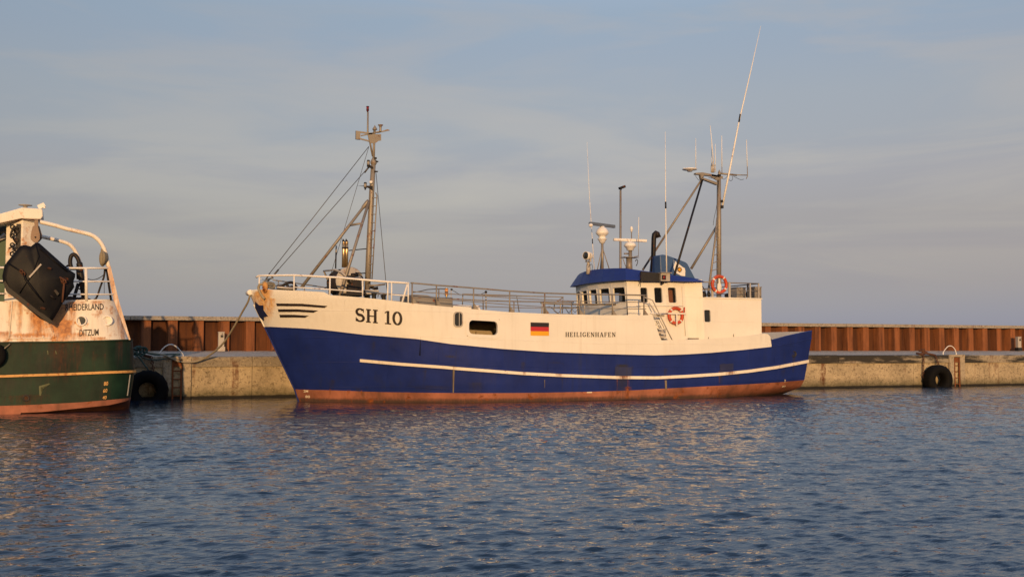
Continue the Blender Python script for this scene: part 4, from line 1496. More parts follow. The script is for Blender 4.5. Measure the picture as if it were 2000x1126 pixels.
mb.box(c - V(0, .19, .08), (.05, .03, .30))
mb.box(c + V(0, .19, -.08), (.05, .03, .30))
mb.box(c - V(0, 0, .22), (.08, .40, .04))
bb = P(1147.5, 530, Y)
mb.cyl(V(c.x, Y, c.z - .22), V(c.x, Y, c.z - .36), .05, .07, 10)
mb.cyl(V(c.x, Y, c.z - .36), V(c.x, Y, bb.z - .1), .085, .09, 12)
mb.build('bracket', M['greyl'], sl)
mb = MB()
mb.tube(bez([P(1150, 521, Y - .15), P(1152, 517, Y - .15), P(1155.5, 516, Y - .15), P(1157, 520, Y - .15), P(1156, 529, Y - .15)], 5), .010, 6)
mb.build('cable', M['black'], ship)
mb = MB()
mb.tube(bez([P(1241, 510, YC - .8), P(1243, 506.5, YC - .8), P(1245.5, 509, YC - .8), P(1244.5, 515, YC - .8), P(1242.5, 519, YC - .8)], 5), .016, 6)
mb.build('cable', M['black'], ship)
# port light screen on the visor
def vis(px, py, d=0.0):
    return P(px, py, WY - .28 - d)
mb = MB()
a, b_, c, d = vis(1252, 529.5), vis(1290, 533), vis(1290, 549.3), vis(1252, 548.8)
mb.prism([a, b_, c, d], (0, .06, 0))
mb.build('light_screen', M['black'], ship)
mb = MB()
a, b_ = vis(1288.5, 533), vis(1306, 549)
mb.box(((a.x + b_.x) / 2, WY - .30, (a.z + b_.z) / 2), (b_.x - a.x, .16, a.z - b_.z))
mb.box(((a.x + b_.x) / 2, WY - .34, a.z + .01), (b_.x - a.x + .08, .26, .02))
pl = mb.build('port_light', M['greyl'], ship)
mb = MB()
l0, l1 = vis(1289.8, 537), vis(1298, 546.5)
mb.box(((l0.x + l1.x) / 2, WY - .385, (l0.z + l1.z) / 2), (l1.x - l0.x, .012, l0.z - l1.z))
mb.build('lamp_recess', M['black'], pl)
mb = MB()
mb.ell(((l0.x + l1.x) / 2, WY - .40, (l0.z + l1.z) / 2), (.05, .03, .06))
mb.build('lens', M['redlamp'], pl)
mb = MB()
mb.ell(P(1294, 552.5, WY - .2), (.06, .06, .05))
mb.tube([P(1293, 546, WY - .2), P(1294, 552, WY - .2)], .02, 6)
mb.build('floodlight', M['dark'], ship)
mb = MB()
mb.ell(P(1307, 541, WY - .3), (.05, .05, .09))
mb.build('lamp_knob', M['dark'], ship)
mb = MB()
mb.tube(bez([P(1250, 531, WY - .3), P(1250.5, 545, WY - .32), P(1249, 553, WY - .1), P(1247, 558, WY - .02)], 5), .008, 5)
mb.tube(bez([P(1250.5, 545, WY - .32), P(1251.5, 552, WY - .1), P(1250.5, 561, WY - .02)], 5), .008, 5)
mb.build('cable', M['dark'], ship)

# ------------------------------------------------------------------ masts
def foremast():
    b, t = P(716.5, 586, YC), P(731.5, 256, YC)
    mb = MB()
    k = [P(716.5, 590, YC), P(721, 480, YC), P(726.5, 365, YC), P(729.5, 318, YC)]
    mb.tube(k, [.108, .104, .094, .085], 16)
    mb.tube([P(729.5, 322, YC), P(731.3, 250, YC)], [.050, .042], 12)
    mb.lathe([(.085, 0), (.115, .05), (.115, .13), (.05, .25)], P(729.6, 322, YC), (0, 0, 1), 14)
    mast = mb.build('foremast', M['galv'], ship)
    mb = MB()
    mb.tube([P(720, 391, YC - .02), P(588, 562, YC + .8)], [.050, .058], 10)
    mb.lathe([(.06, 0), (.075, .1), (.075, .3), (.06, .36)], P(720, 391, YC), (P(588, 562, YC + .8) - P(720, 391, YC)).normalized(), 10)
    mb.build('mast_leg', M['galv'], mast)
    mb = MB()
    mb.tube([P(721, 392, YC - .05), P(663, 579, YC - 1.15)], [.050, .056], 10)
    mb.build('mast_leg', M['galv'], mast)
    mb = MB()
    mb.tube([P(684, 440, YC + .2), P(690, 438.5, YC), P(706, 436, YC - .3)], [.035, .045, .035], 8)
    mb.build('leg_strut', M['galv'], mast)
    mb = MB()
    rail = [P(733.5, 376, YC - .1), P(736.5, 382, YC - .12), P(731, 470, YC - .12), P(726.5, 545, YC - .12)]
    mb.tube(rail, .022, 6)
    for i in range(11):
        y = 386 + i * 16.2
        xm = np.interp(y, [365, 480, 590], [727.5, 722, 717])
        xr = np.interp(y, [376, 382, 470, 545], [733.5, 736.5, 731, 726.5])
        mb.cyl(P(xm, y, YC - .12), P(xr, y, YC - .12), .014, n=6)
    mb.build('mast_ladder', M['galv'], mast)
    # masthead: lamp stem, bracket arms, cone and horn
    mb = MB()
    mb.tube([P(718.6, 219, YC), P(718.3, 257, YC), P(721.5, 272, YC), P(727.8, 305, YC)], [.032, .034, .034, .034], 10)
    mb.build('lamp_stem', M['galv'], mast)
    mb = MB()
    c = P(718.1, 213.6, YC)
    mb.cyl(c - V(0, 0, .03), c + V(0, 0, .01), .05, n=12)
    mb.cyl(c + V(0, 0, .085), c + V(0, 0, .11), .055, n=12)
    mb.cyl(c + V(0, 0, .10), c - V(0, 0, .10), .03, n=10)
    lc = mb.build('masthead_lamp', M['black'], mast)
    mb = MB()
    mb.cyl(c - V(0, 0, .06), c + V(0, 0, .09), .048, n=12)
    mb.build('lens', M['redlamp'], lc)
    mb = MB()
    f = lambda a, b: P(a, b, YC - .05)
    mb.prism([f(695.5, 255.2), (f(704, 256.4)), f(704, 272.5), f(695.2, 271.5)], (0, .10, 0))
    mb.prism([f(704, 256.4), f(727, 259.5), f(727, 262.5), f(704, 260)], (0, .03, 0))
    mb.prism([f(704, 269.6), f(721, 274), f(721, 277), f(704, 272.5)], (0, .03, 0))
    mb.prism([f(705, 263.8), f(742, 255.5), f(744, 258), f(706, 266)], (0, .05, 0))
    mb.prism([f(732, 262), f(744.5, 262), f(744.5, 274.5), f(740, 275), (f(734, 279)), f(732, 279)], (0, .02, 0))
    mb.prism([f(720, 261), f(732, 259), f(732, 279), f(723, 280)], (0, .05, 0))
    mb.prism([f(733, 260), f(757, 252.3), f(762, 254.5), f(740, 259.5)], (0, .05, 0))
    mb.build('masthead_bracket', M['galv'], mast)
    mb = MB()
    c = P(732, 256, YC - .05)
    mb.lathe([(.035, -.1), (.04, .02), (.09, .03), (.09, .05), (0, .20)], c + V(0, 0, .02), (0, 0, 1), 14)
    mb.build('masthead_cone', M['galv'], mast)
    mb = MB()
    c = P(743, 256, YC - .05)
    mb.lathe([(.045, -.02), (.04, .1), (.05, .17), (.095, .215), (.095, .23), (0, .225)], c, (0, 0, 1), 14)
    mb.build('masthead_horn', M['galv'], mast)
    for px, py in ((719.5, 318.5), (713.5, 362)):
        mb = MB()
        c = P(px, py, YC - .1)
        mb.cyl(c + V(0, 0, -.10), c + V(0, 0, -.065), .05, n=12)
        mb.cyl(c + V(0, 0, .065), c + V(0, 0, .11), .055, .05, n=12)
        mb.cyl(c + V(0, 0, -.16), c + V(0, 0, -.10), .03, n=10)
        for a in range(4):
            mb.cyl(c + V(.05 * math.cos(a * 1.57), .05 * math.sin(a * 1.57), -.08), c + V(.05 * math.cos(a * 1.57), .05 * math.sin(a * 1.57), .08), .006, n=5)
        l = mb.build('deck_lamp', M['black'], mast)
        mb = MB()
        mb.cyl(c - V(0, 0, .07), c + V(0, 0, .07), .042, n=12)
        mb.build('lens', M['greyl'], l)
    mb = MB()
    mb.prism([P(718, 319, YC - .1), P(729, 326, YC - .1), P(729, 330, YC - .1), P(717, 325, YC - .1)], (0, .06, 0))
    mb.build('lamp_bracket', M['dark'], mast)
    mb = MB()
    mb.prism([P(699, 362.6, YC - .1), P(728, 362.6, YC - .1), P(728, 373, YC - .1), P(723, 368.5, YC - .1), P(712, 363.8, YC - .1)], (0, .03, 0))
    mb.build('lamp_bracket', M['dark'], mast)
    mb = MB()
    mb.prism([P(731, 307, YC - .1), P(736, 307, YC - .1), P(736, 310.5, YC - .1), P(731, 310.5, YC - .1)], (0, .06, 0))
    mb.build('lamp_bracket', M['dark'], mast)
    mb = MB()
    mb.prism([P(731, 312, YC - .1), P(740, 315, YC - .1), P(738, 317, YC - .1), P(731, 316, YC - .1)], (0, .04, 0))
    mb.build('lamp_bracket', M['dark'], mast)
    mb = MB()
    mb.prism([P(731, 333, YC - .1), P(739, 334, YC - .1), P(738, 336, YC - .1), P(731, 337, YC - .1)], (0, .04, 0))
    mb.build('lamp_bracket', M['dark'], mast)
    mb = MB()
    mb.prism([P(716.5, 555, YC - .12), P(723, 548, YC - .12), P(723, 552, YC - .12)], (0, .03, 0))
    mb.build('lamp_bracket', M['dark'], mast)
    mb = MB()
    c = P(725, 356, YC - .12)
    mb.lathe([(0, .08), (.055, .07), (.06, .02), (.03, -.05), (0, -.05)], c, (-.4, -.9, 0), 12)
    mb.build('loudhailer', M['whitep'], mast)
    mb = MB()
    mb.tube([P(720.5, 286, YC), P(527, 533, YC)], .013, 5)
    mb.tube([P(527, 533, YC), P(518, 548, YC - .05)], .026, 6)
    mb.build('stay', M['wire'], mast)
    mb = MB()
    mb.tube([P(722, 324, YC), P(544, 526, YC)], .013, 5)
    mb.tube([P(722, 324, YC), P(712, 337, YC)], .03, 6)
    mb.tube([P(544, 526, YC), P(534, 538, YC)], .03, 6)
    mb.tube([P(534, 538, YC), P(520, 552, YC)], .018, 6)
    mb.build('stay', M['wire'], mast)
    mb = MB()
    mb.tube([P(720, 288, YC + .05), P(653, 512, YC + 1.6), P(638, 562, YC + 2.0)], .009, 5)
    mb.build('stay', M['wire'], mast)
    mb = MB()
    mb.tube([P(734.5, 338, YC - .05), P(753.5, 548, YC - 1.9)], .011, 5)
    mb.build('stay', M['wire'], mast)
    mb = MB()
    mb.tube([P(681, 489, YC + .1), P(716, 485.5, YC)], .018, 6)
    mb.build('pipe_tie', M['dark'], mast)
foremast()

def aftmast():
    mb = MB()
    mb.tube([P(1404, 590, YC), P(1404.2, 440, YC), P(1404, 342, YC)], [.102, .098, .086], 16)
    mast = mb.build('aft_mast', M['galv'], ship)
    mb = MB()
    mb.tube([P(1371.5, 349, YC), P(1255, 527.5, YC + 1.55)], [.042, .045], 10)
    mb.build('mast_leg', M['galv'], mast)
    mb = MB()
    mb.tube([P(1372.5, 349, YC), P(1317, 537.5, YC - 1.7)], [.042, .045], 10)
    mb.build('mast_leg', M['dark'], mast)
    mb = MB()
    mb.tube([P(1401.5, 439, YC), P(1350, 524.5, YC + .35)], [.05, .055], 10)
    mb.build('mast_brace', M['galv'], mast)
    mb = MB()
    mb.tube([P(1400, 425, YC - .05), P(1397, 466, YC - .3), P(1383, 575, YC - .75)], [.02, .045, .05], 8)
    for i in range(8):
        y = 452 + i * 14.8
        xl = np.interp(y, [425, 466, 575], [1400, 1397, 1383])
        mb.tube([P(xl + 1, y + 2.5, YC - .3), P(1400.5, y - 1, YC - .12), P(1404, y - 4, YC - .12)], .016, 6)
    mb.build('mast_ladder', M['galv'], mast)
    mb = MB()
    f = lambda a, b: P(a, b, YC - .08)
    mb.prism([f(1359, 337.5), f(1372, 336.5), f(1405, 343), f(1405, 346), f(1372, 341.5), f(1359, 340.5)], (0, .16, 0))
    mb.prism([f(1368, 341), f(1375, 342), f(1373, 350), f(1369.5, 349.5)], (0, .14, 0))
    mb.prism([f(1374, 347), f(1401, 356), f(1401, 361), f(1374, 350.5)], (0, .14, 0))
    mb.prism([f(1390, 340), f(1412, 344), f(1412, 348.5), f(1400, 352), f(1390, 346)], (0, .05, 0))
    mb.cyl(P(1405, 338.5, YC), P(1439, 342, YC - .1), .04, n=8)
    mb.cyl(P(1436, 341.5, YC - .1), P(1459, 342, YC - .1), .022, n=8)
    mb.tube([P(1457.5, 349, YC - .1), P(1460, 344, YC - .1), P(1459.5, 325, YC - .1)], .018, 8)
    mb.lathe([(.06, 0), (.06, .12), (0, .24)], P(1405, 342, YC), (0, 0, 1), 12)
    mb.cyl(P(1410, 340, YC), P(1410, 322, YC), .016, n=8)
    mb.build('masthead_platform', M['galv'], mast)
    mb = MB()
    c = P(1393, 337, YC - .05)
    mb.cyl(c, c + V(0, 0, .36), .055, n=12)
    mb.cyl(c + V(-.07, 0, 0), c + V(-.07, 0, .27), .04, n=10)
    mb.box(c + V(0, 0, .30), (.16, .12, .03))
    mb.box(c + V(0, 0, .14), (.16, .13, .03))
    mb.cyl(c + V(-.03, 0, .3), c + V(-.03, 0, .44), .02, n=8)
    mb.build('aerial_bracket', M['greyl'], mast)
    mb = MB()
    c = P(1347, 332, YC)
    mb.lathe([(0, -.07), (.09, -.07), (.14, -.015), (.29, .01), (.31, .03), (.29, .05), (.16, .085), (0, .10)], c, (0, 0, 1), 26)
    for px in (1336, 1347, 1358):
        q = P(px, 327.5, YC)
        mb.cyl(q - V(0, 0, .06), q + V(0, 0, .015), .012, n=6)
    mb.build('disc_aerial', M['whitep'], mast)
    for pts in ([(1411, 349), (1415, 350), (1421, 344), (1424, 342)], [(1423, 346), (1424, 351), (1428, 353), (1431, 349), (1430, 344)], [(1432, 344), (1440, 348), (1447, 351), (1453, 350)], [(1384, 347), (1395, 348), (1402, 343)], [(1375, 344), (1366, 352), (1358, 343)], [(1404, 352), (1400, 400), (1395, 425), (1393, 440)]):
        mb = MB()
        mb.tube(bez([P(a, b, YC - .14) for a, b in pts], 5), .009, 5)
        mb.build('cable', M['black'], mast)
    for pts, r, Y in (([(1359, 328), (1358.9, 270)], (.016, .010), YC), ([(1393.5, 318), (1390.5, 280), (1387, 245)], (.020, .016, .012), YC - .05), ([(1389.7, 325), (1389.9, 275)], (.012, .009), YC + .1), ([(1397.3, 336), (1397, 281)], (.014, .010), YC + .15), ([(1410, 326), (1409.6, 265)], (.018, .013), YC), ([(1459.5, 327), (1458, 273)], (.017, .013), YC - .1)):
        mb = MB()
        mb.tube([P(a, b, Y) for a, b in pts], list(r), 8)
        mb.build('whip_aerial', M['whitep'], mast)
    mb = MB()
    mb.tube([P(1411, 402, YC - .12), P(1427, 322, YC - .12), P(1443.5, 237, YC - .12), P(1466, 140, YC - .12), P(1486, 51, YC - .12)], [.042, .038, .031, .019, .008], 10)
    w = mb.build('whip_aerial', M['whitep'], mast, label='tall slanting white whip aerial')
    mb = MB()
    mb.tube([P(1443.2, 239, YC - .12), P(1445.8, 223, YC - .12)], .034, 10)
    mb.build('ferrule', M['black'], w)
    mb = MB()
    mb.box(P(1409, 393, YC - .10), (.09, .14, .1))
    mb.box(P(1409.5, 404, YC - .10), (.1, .14, .12))
    mb.build('aerial_clamp', M['black'], mast)
    mb = MB()
    mb.box(P(1404.5, 342.5, YC - .10), (.1, .12, .08))
    mb.build('clamp_block', M['dark'], mast)
aftmast()

# ------------------------------------------------------------------ railings
def edge_pt(px, py, inset=0.10):
    """a point above the port edge of the deck"""
    Y = YC - 3.0
    for _ in range(40):
        p = P(px, py, Y)
        b = float(hb_ship(p.x, float(ZWT(p.x)))) - inset
        Y = Y * .5 + (YC - b) * .5
    return P(px, py, Y)
def mirror(p):
    return Vector((p.x, 2 * YC - p.y, p.z))
def rails(name, lines, posts, mat, r=.022, rp=.024, gusset=False, both=True, rails_r=None):
    for side in ((-1, 1) if both else (-1,)):
        f = (lambda p: p) if side < 0 else mirror
        mb = MB()
        for i, ln in enumerate(lines):
            pts = []
            for (a, b), (c, d) in zip(ln[:-1], ln[1:]):
                n = max(2, int(abs(c - a) / 12))
                pts += [edge_pt(a + (c - a) * k / n, b + (d - b) * k / n) for k in range(n)]
            pts.append(edge_pt(*ln[-1]))
            mb.tube([f(p) for p in pts], (rails_r[i] if rails_r else r), 8)
        rl = mb.build(name, mat, ship)
        for px, y0, y1 in posts:
            t = edge_pt(px, y0)
            b = V(t.x, t.y, float(ZWT(t.x)) - .03)
            mb = MB()
            mb.tube([f(t), f(b)], rp, 8)
            if gusset:
                h = .26
                mb.prism([f(b + V(-.03, 0, 0)), f(b + V(-.015, 0, h)), f(b + V(.015, 0, h)), f(b + V(.20, 0, .02)), f(b + V(.20, 0, 0))], (0, .02, 0))
            mb.build('rail_post', mat, rl)
rails('bow_railing', [[(500.5, 541), (506, 537.8), (574, 537), (620, 539.5), (660, 541.5), (709.5, 546), (757, 550), (799, 552.5)], [(575, 560.5), (644, 565), (708, 569.4)], [(765, 575), (799, 577.3)]],
      [(506.5, 538, 566), (574.5, 537, 566), (644.5, 541, 577), (708.5, 546, 583), (757.5, 550, 587), (765, 551, 588), (797.5, 553, 591)], M['whitep'], rails_r=[.036, .02, .02], rp=.026, both=False)
mb = MB()
mb.tube([edge_pt(795.5, 555), V(edge_pt(785, 580).x, edge_pt(785, 580).y, float(ZWT(edge_pt(785, 580).x)) - .03)], .034, 8)
mb.build('rail_brace', M['whitep'], ship)
rails('deck_railing', [[(802, 552), (852, 556.5), (925, 562), (995.5, 568), (1063.5, 572), (1131.5, 574), (1226, 575.5), (1262, 576.3)], [(805, 569), (925, 576.5), (995.5, 581), (1063.5, 585), (1131.5, 588), (1200, 589.5), (1262, 590)], [(805, 580), (925, 589), (995.5, 594.6), (1063.5, 599), (1131.5, 601.5), (1262, 603)]],
      [(805, 553, 592), (852.5, 557, 597), (925, 562, 603), (995.5, 568, 609), (1064, 572, 612), (1131.5, 574, 614), (1196, 575, 615), (1257.5, 576, 615)], M['galv'], rails_r=[.026, .015, .014], rp=.026, gusset=True)
# starboard continuation forward, plain grey
for side in (1,):
    mb = MB()
    for dz, r in ((0.0, .022), (-.32, .014)):
        pts = [mirror(edge_pt(a, b)) + V(0, 0, dz) for a, b in ((560, 537), (600, 538), (660, 541.5), (709.5, 546), (757, 550), (802, 552))]
        mb.tube(pts, r, 8)
    for px in (575, 645, 709, 765):
        t = mirror(edge_pt(px, np.interp(px, [574, 660, 709, 757, 802], [537, 541.5, 546, 550, 552])))
        mb.tube([t, V(t.x, t.y, float(ZWT(t.x)) - .03)], .02, 8)
    mb.build('bow_railing', M['galv'], ship)
# loose hoops, posts and a stowed boom on the shelter deck
def deck_tube(name, pts, r, Y, mat):
    mb = MB()
    mb.tube([P(a, b, Y) for a, b in pts], r, 8)
    return mb.build(name, mat, ship)
deck_tube('hoop_rail', [(903, 600), (904, 573), (908, 574), (1009, 577), (1014, 609)], .020, YC - 1.6, M['galv'])
deck_tube('hoop_rail', [(944, 604), (942.5, 577), (1010, 577.5)], .016, YC - .4, M['galv'])
deck_tube('hoop_rail', [(1009, 577.5), (1060, 578.5), (1100, 579.5), (1098, 612)], .020, YC - 1.0, M['galv'])
deck_tube('hoop_rail', [(1100, 580), (1083, 592), (1082, 606), (1090, 612)], .022, YC - 1.0, M['galv'])
deck_tube('stowed_boom', [(1056, 591), (1080, 592.8), (1130, 594), (1222, 594)], .034, YC - 1.5, M['galv'])
deck_tube('boom_crutch', [(1059, 592), (1058, 612)], .022, YC - 1.5, M['greyl'])
deck_tube('boom_crutch', [(1094.5, 592), (1094.5, 612)], .022, YC - 1.5, M['greyl'])
deck_tube('boom_crutch', [(1142, 594), (1141.5, 614)], .022, YC - 1.5, M['greyl'])
deck_tube('davit_post', [(949.5, 604), (949, 571)], .026, YC - 1.2, M['greyl'])
deck_tube('davit_hose', [(804, 571), (820, 568.5), (835, 565), (860, 563.5), (875, 564.5)], .016, YC - .6, M['wire'])
deck_tube('davit_hose', [(880, 564), (890, 570), (896, 574), (905, 575.5)], .010, YC - .9, M['wire'])
deck_tube('davit_hose', [(949, 570), (940, 574), (928, 577)], .010, YC - 1.2, M['wire'])
deck_tube('davit_post', [(857, 598), (857, 564)], .026, YC - 1.8, M['galv'])
deck_tube('davit_post', [(881, 600), (881, 566)], .016, YC - 1.0, M['greyl'])
mb = MB()
mb.ell(P(949, 570, YC - 1.2), (.05, .05, .05))
mb.box(P(882, 565, YC - 1.0), (.06, .06, .06))
mb.build('hose_fitting', M['dark'], ship)
for pts in ([(1083, 600), (1100, 598.5), (1115, 600), (1131, 599)], [(1090, 612), (1096, 604), (1104, 601), (1112, 612), (1118, 602), (1127, 600)], [(1066, 599), (1074, 598), (1081, 604)], [(1105, 603), (1110, 611), (1117, 603), (1123, 610), (1130, 602)]):
    deck_tube('coiled_wire', pts, .010, YC + .3, M['wire'])
mb = MB()
c0, c1 = P(808, 577, YC - 1.9), P(846, 600, YC - 1.9)
mb.prism([P(806, 574.5, YC - 2.3), P(835, 576, YC - 2.3), P(846, 580, YC - 2.3), P(856, 600, YC - 2.3), P(806, 600, YC - 2.3)], (0, 1.6, 0))
hc = mb.build('hatch_cover', M['grey'], ship, bevel=.02)
mb = MB()
mb.prism([P(857, 580, YC - 2.4), P(884.5, 581, YC - 2.4), P(884.5, 604, YC - 2.4), P(857, 604, YC - 2.4)], (0, 1.2, 0))
mb.build('deck_box', M['grey'], ship, bevel=.02)
mb = MB()
mb.cyl(P(872, 576.5, YC - 2.0), P(872, 563, YC - 2.0), .06, n=14)
am = mb.build('amber_lamp', M['amber'], ship)
mb = MB()
for y in (576.5, 563):
    c = P(872, y, YC - 2.0)
    mb.cyl(c - V(0, 0, .012), c + V(0, 0, .012), .068, n=14)
mb.cyl(P(872, 581, YC - 2.0), P(872, 576.5, YC - 2.0), .03, n=8)
mb.build('lamp_cage', M['brass'], am)
mb = MB()
mb.prism([P(885, 596, YC - 2.2), P(900, 595, YC - 2.2), P(920, 596, YC - 2.2), P(936, 595.5, YC - 2.2), P(940, 606, YC - 2.2), P(885, 604, YC - 2.2)], (0, .5, 0))
mb.build('folded_tarpaulin', M['whitep'], ship, bevel=.03)

# stairs from the shelter deck down to the side deck
def stairs():
    y0, y1 = 34.75, 35.42
    mb = MB()
    mb.tube([P(1258, 580, y0), P(1264, 582, y0), P(1274.5, 586, y0), P(1313, 664, y0)], .022, 8)
    mb.tube([P(1268, 591, y1), P(1275, 600, y1), P(1297, 640, y1)], .014, 8)
    st = mb.build('stair_handrail', M['greyl'], ship)
    mb = MB()
    for k in range(6):
        t = k / 5
        p = P(1281 + 24 * t, 616 + 44 * t, y0)
        mb.box(V(p.x - .05, (y0 + y1) / 2 + .05, p.z), (.22, y1 - y0, .03))
    a, b = P(1279, 612, y1), P(1304, 664, y1)
    mb.prism([a, b, b + V(.12, 0, 0), a + V(.12, 0, 0)], (0, .02, 0))
    mb.build('stair_treads', M['white'], ship)
    mb = MB()
    p0, p1 = P(1284, 641, 35.2), P(1300.5, 664, 35.2)
    mb.box(((p0.x + p1.x) / 2, 35.2, (p0.z + p1.z) / 2 - .1), (p1.x - p0.x, .03, p0.z - p1.z + .2))
    mb.build('steel_panel', M['greyl'], ship)
    mb = MB()
    mb.box(V(P(1289, 616, y0).x, y0 + .1, P(1289, 616, y0).z), (.46, .06, .07))
    mb.build('stair_top_bar', M['brass'], ship)
    mb = MB()
    mb.cyl(P(1262, 611.5, y0), P(1306, 611.5, WY - .04), .018, n=8)
    mb.ell(P(1273.5, 611.5, y0), (.05, .04, .04))
    mb.build('grab_rail', M['whitep'], ship)
stairs()

# railing and lockers on the deckhouse top
def aft_rail():
    Yp = DY + .06
    x1 = P(1482, 560, Yp).x
    mb = MB()
    zt, zm = P(1440, 552.3, Yp).z, P(1440, 567, Yp).z
    xs0 = P(1372, 553, Yp).x
    for z, r in ((zt, .022), (zm, .014)):
        mb.tube([V(xs0, Yp, z), V(x1, Yp, z), V(x1, 2 * YC - Yp, z), V(xs0, 2 * YC - Yp, z)], r, 8)
    rl = mb.build('deckhouse_railing', M['galv'], ship)
    for px in (1391, 1424.5, 1465, 1481.5):
        for side in (0, 1):
            x = P(px, 560, Yp).x
            mb = MB()
            y = Yp if side == 0 else 2 * YC - Yp
            w = .09 if px < 1430 else .05
            mb.box(V(x, y, (3.79 + zt) / 2), (w, .04, zt - 3.79))
            mb.build('rail_post', M['greyl'], rl)
    for px, w, h, dy in ((1441, .42, .48, 1.0), (1473, .34, .50, .8)):
        mb = MB()
        x = P(px, 570, Yp + dy).x
        mb.box(V(x, Yp + dy, 3.79 + h / 2), (w, .5, h))
        mb.box(V(x, Yp + dy - .26, 3.79 + h / 2), (.05, .03, h))
        mb.tube([V(x - w / 2, Yp + dy - .27, 3.79), V(x, Yp + dy - .27, 3.79 + h / 2), V(x + w / 2, Yp + dy - .27, 3.79)], .018, 6)
        mb.tube([V(x - w / 2, Yp + dy - .27, 3.79 + h), V(x, Yp + dy - .27, 3.79 + h / 2), V(x + w / 2, Yp + dy - .27, 3.79 + h)], .018, 6)
        mb.build('vent_box', M['galv'], ship, bevel=.01)
    mb = MB()
    mb.cyl(P(1460.5, 580, Yp + 1.2), P(1460.5, 554, Yp + 1.2), .04, n=10)
    mb.lathe([(.13, 0), (.10, .12), (.04, .2)], P(1459.5, 580, Yp + 1.2), (0, 0, 1), 12)
    mb.build('vent_pipe', M['dark'], ship)
    mb = MB()
    mb.tube(bez([P(1369, 556, Yp + .3), P(1374, 562, Yp + .3), P(1378, 570, Yp + .3)], 5), .02, 6)
    mb.build('hose_end', M['dark'], ship)
    for q, r in ((P(1373.5, 576, Yp + .3), (.14, .12, .16)), (P(1384.5, 575, Yp + .1), (.07, .07, .12)), (P(1422, 577, Yp + .3), (.16, .10, .10))):
        mb = MB()
        mb.ell(q, r)
        mb.build('covered_gear', M['dark'], ship)
aft_rail()

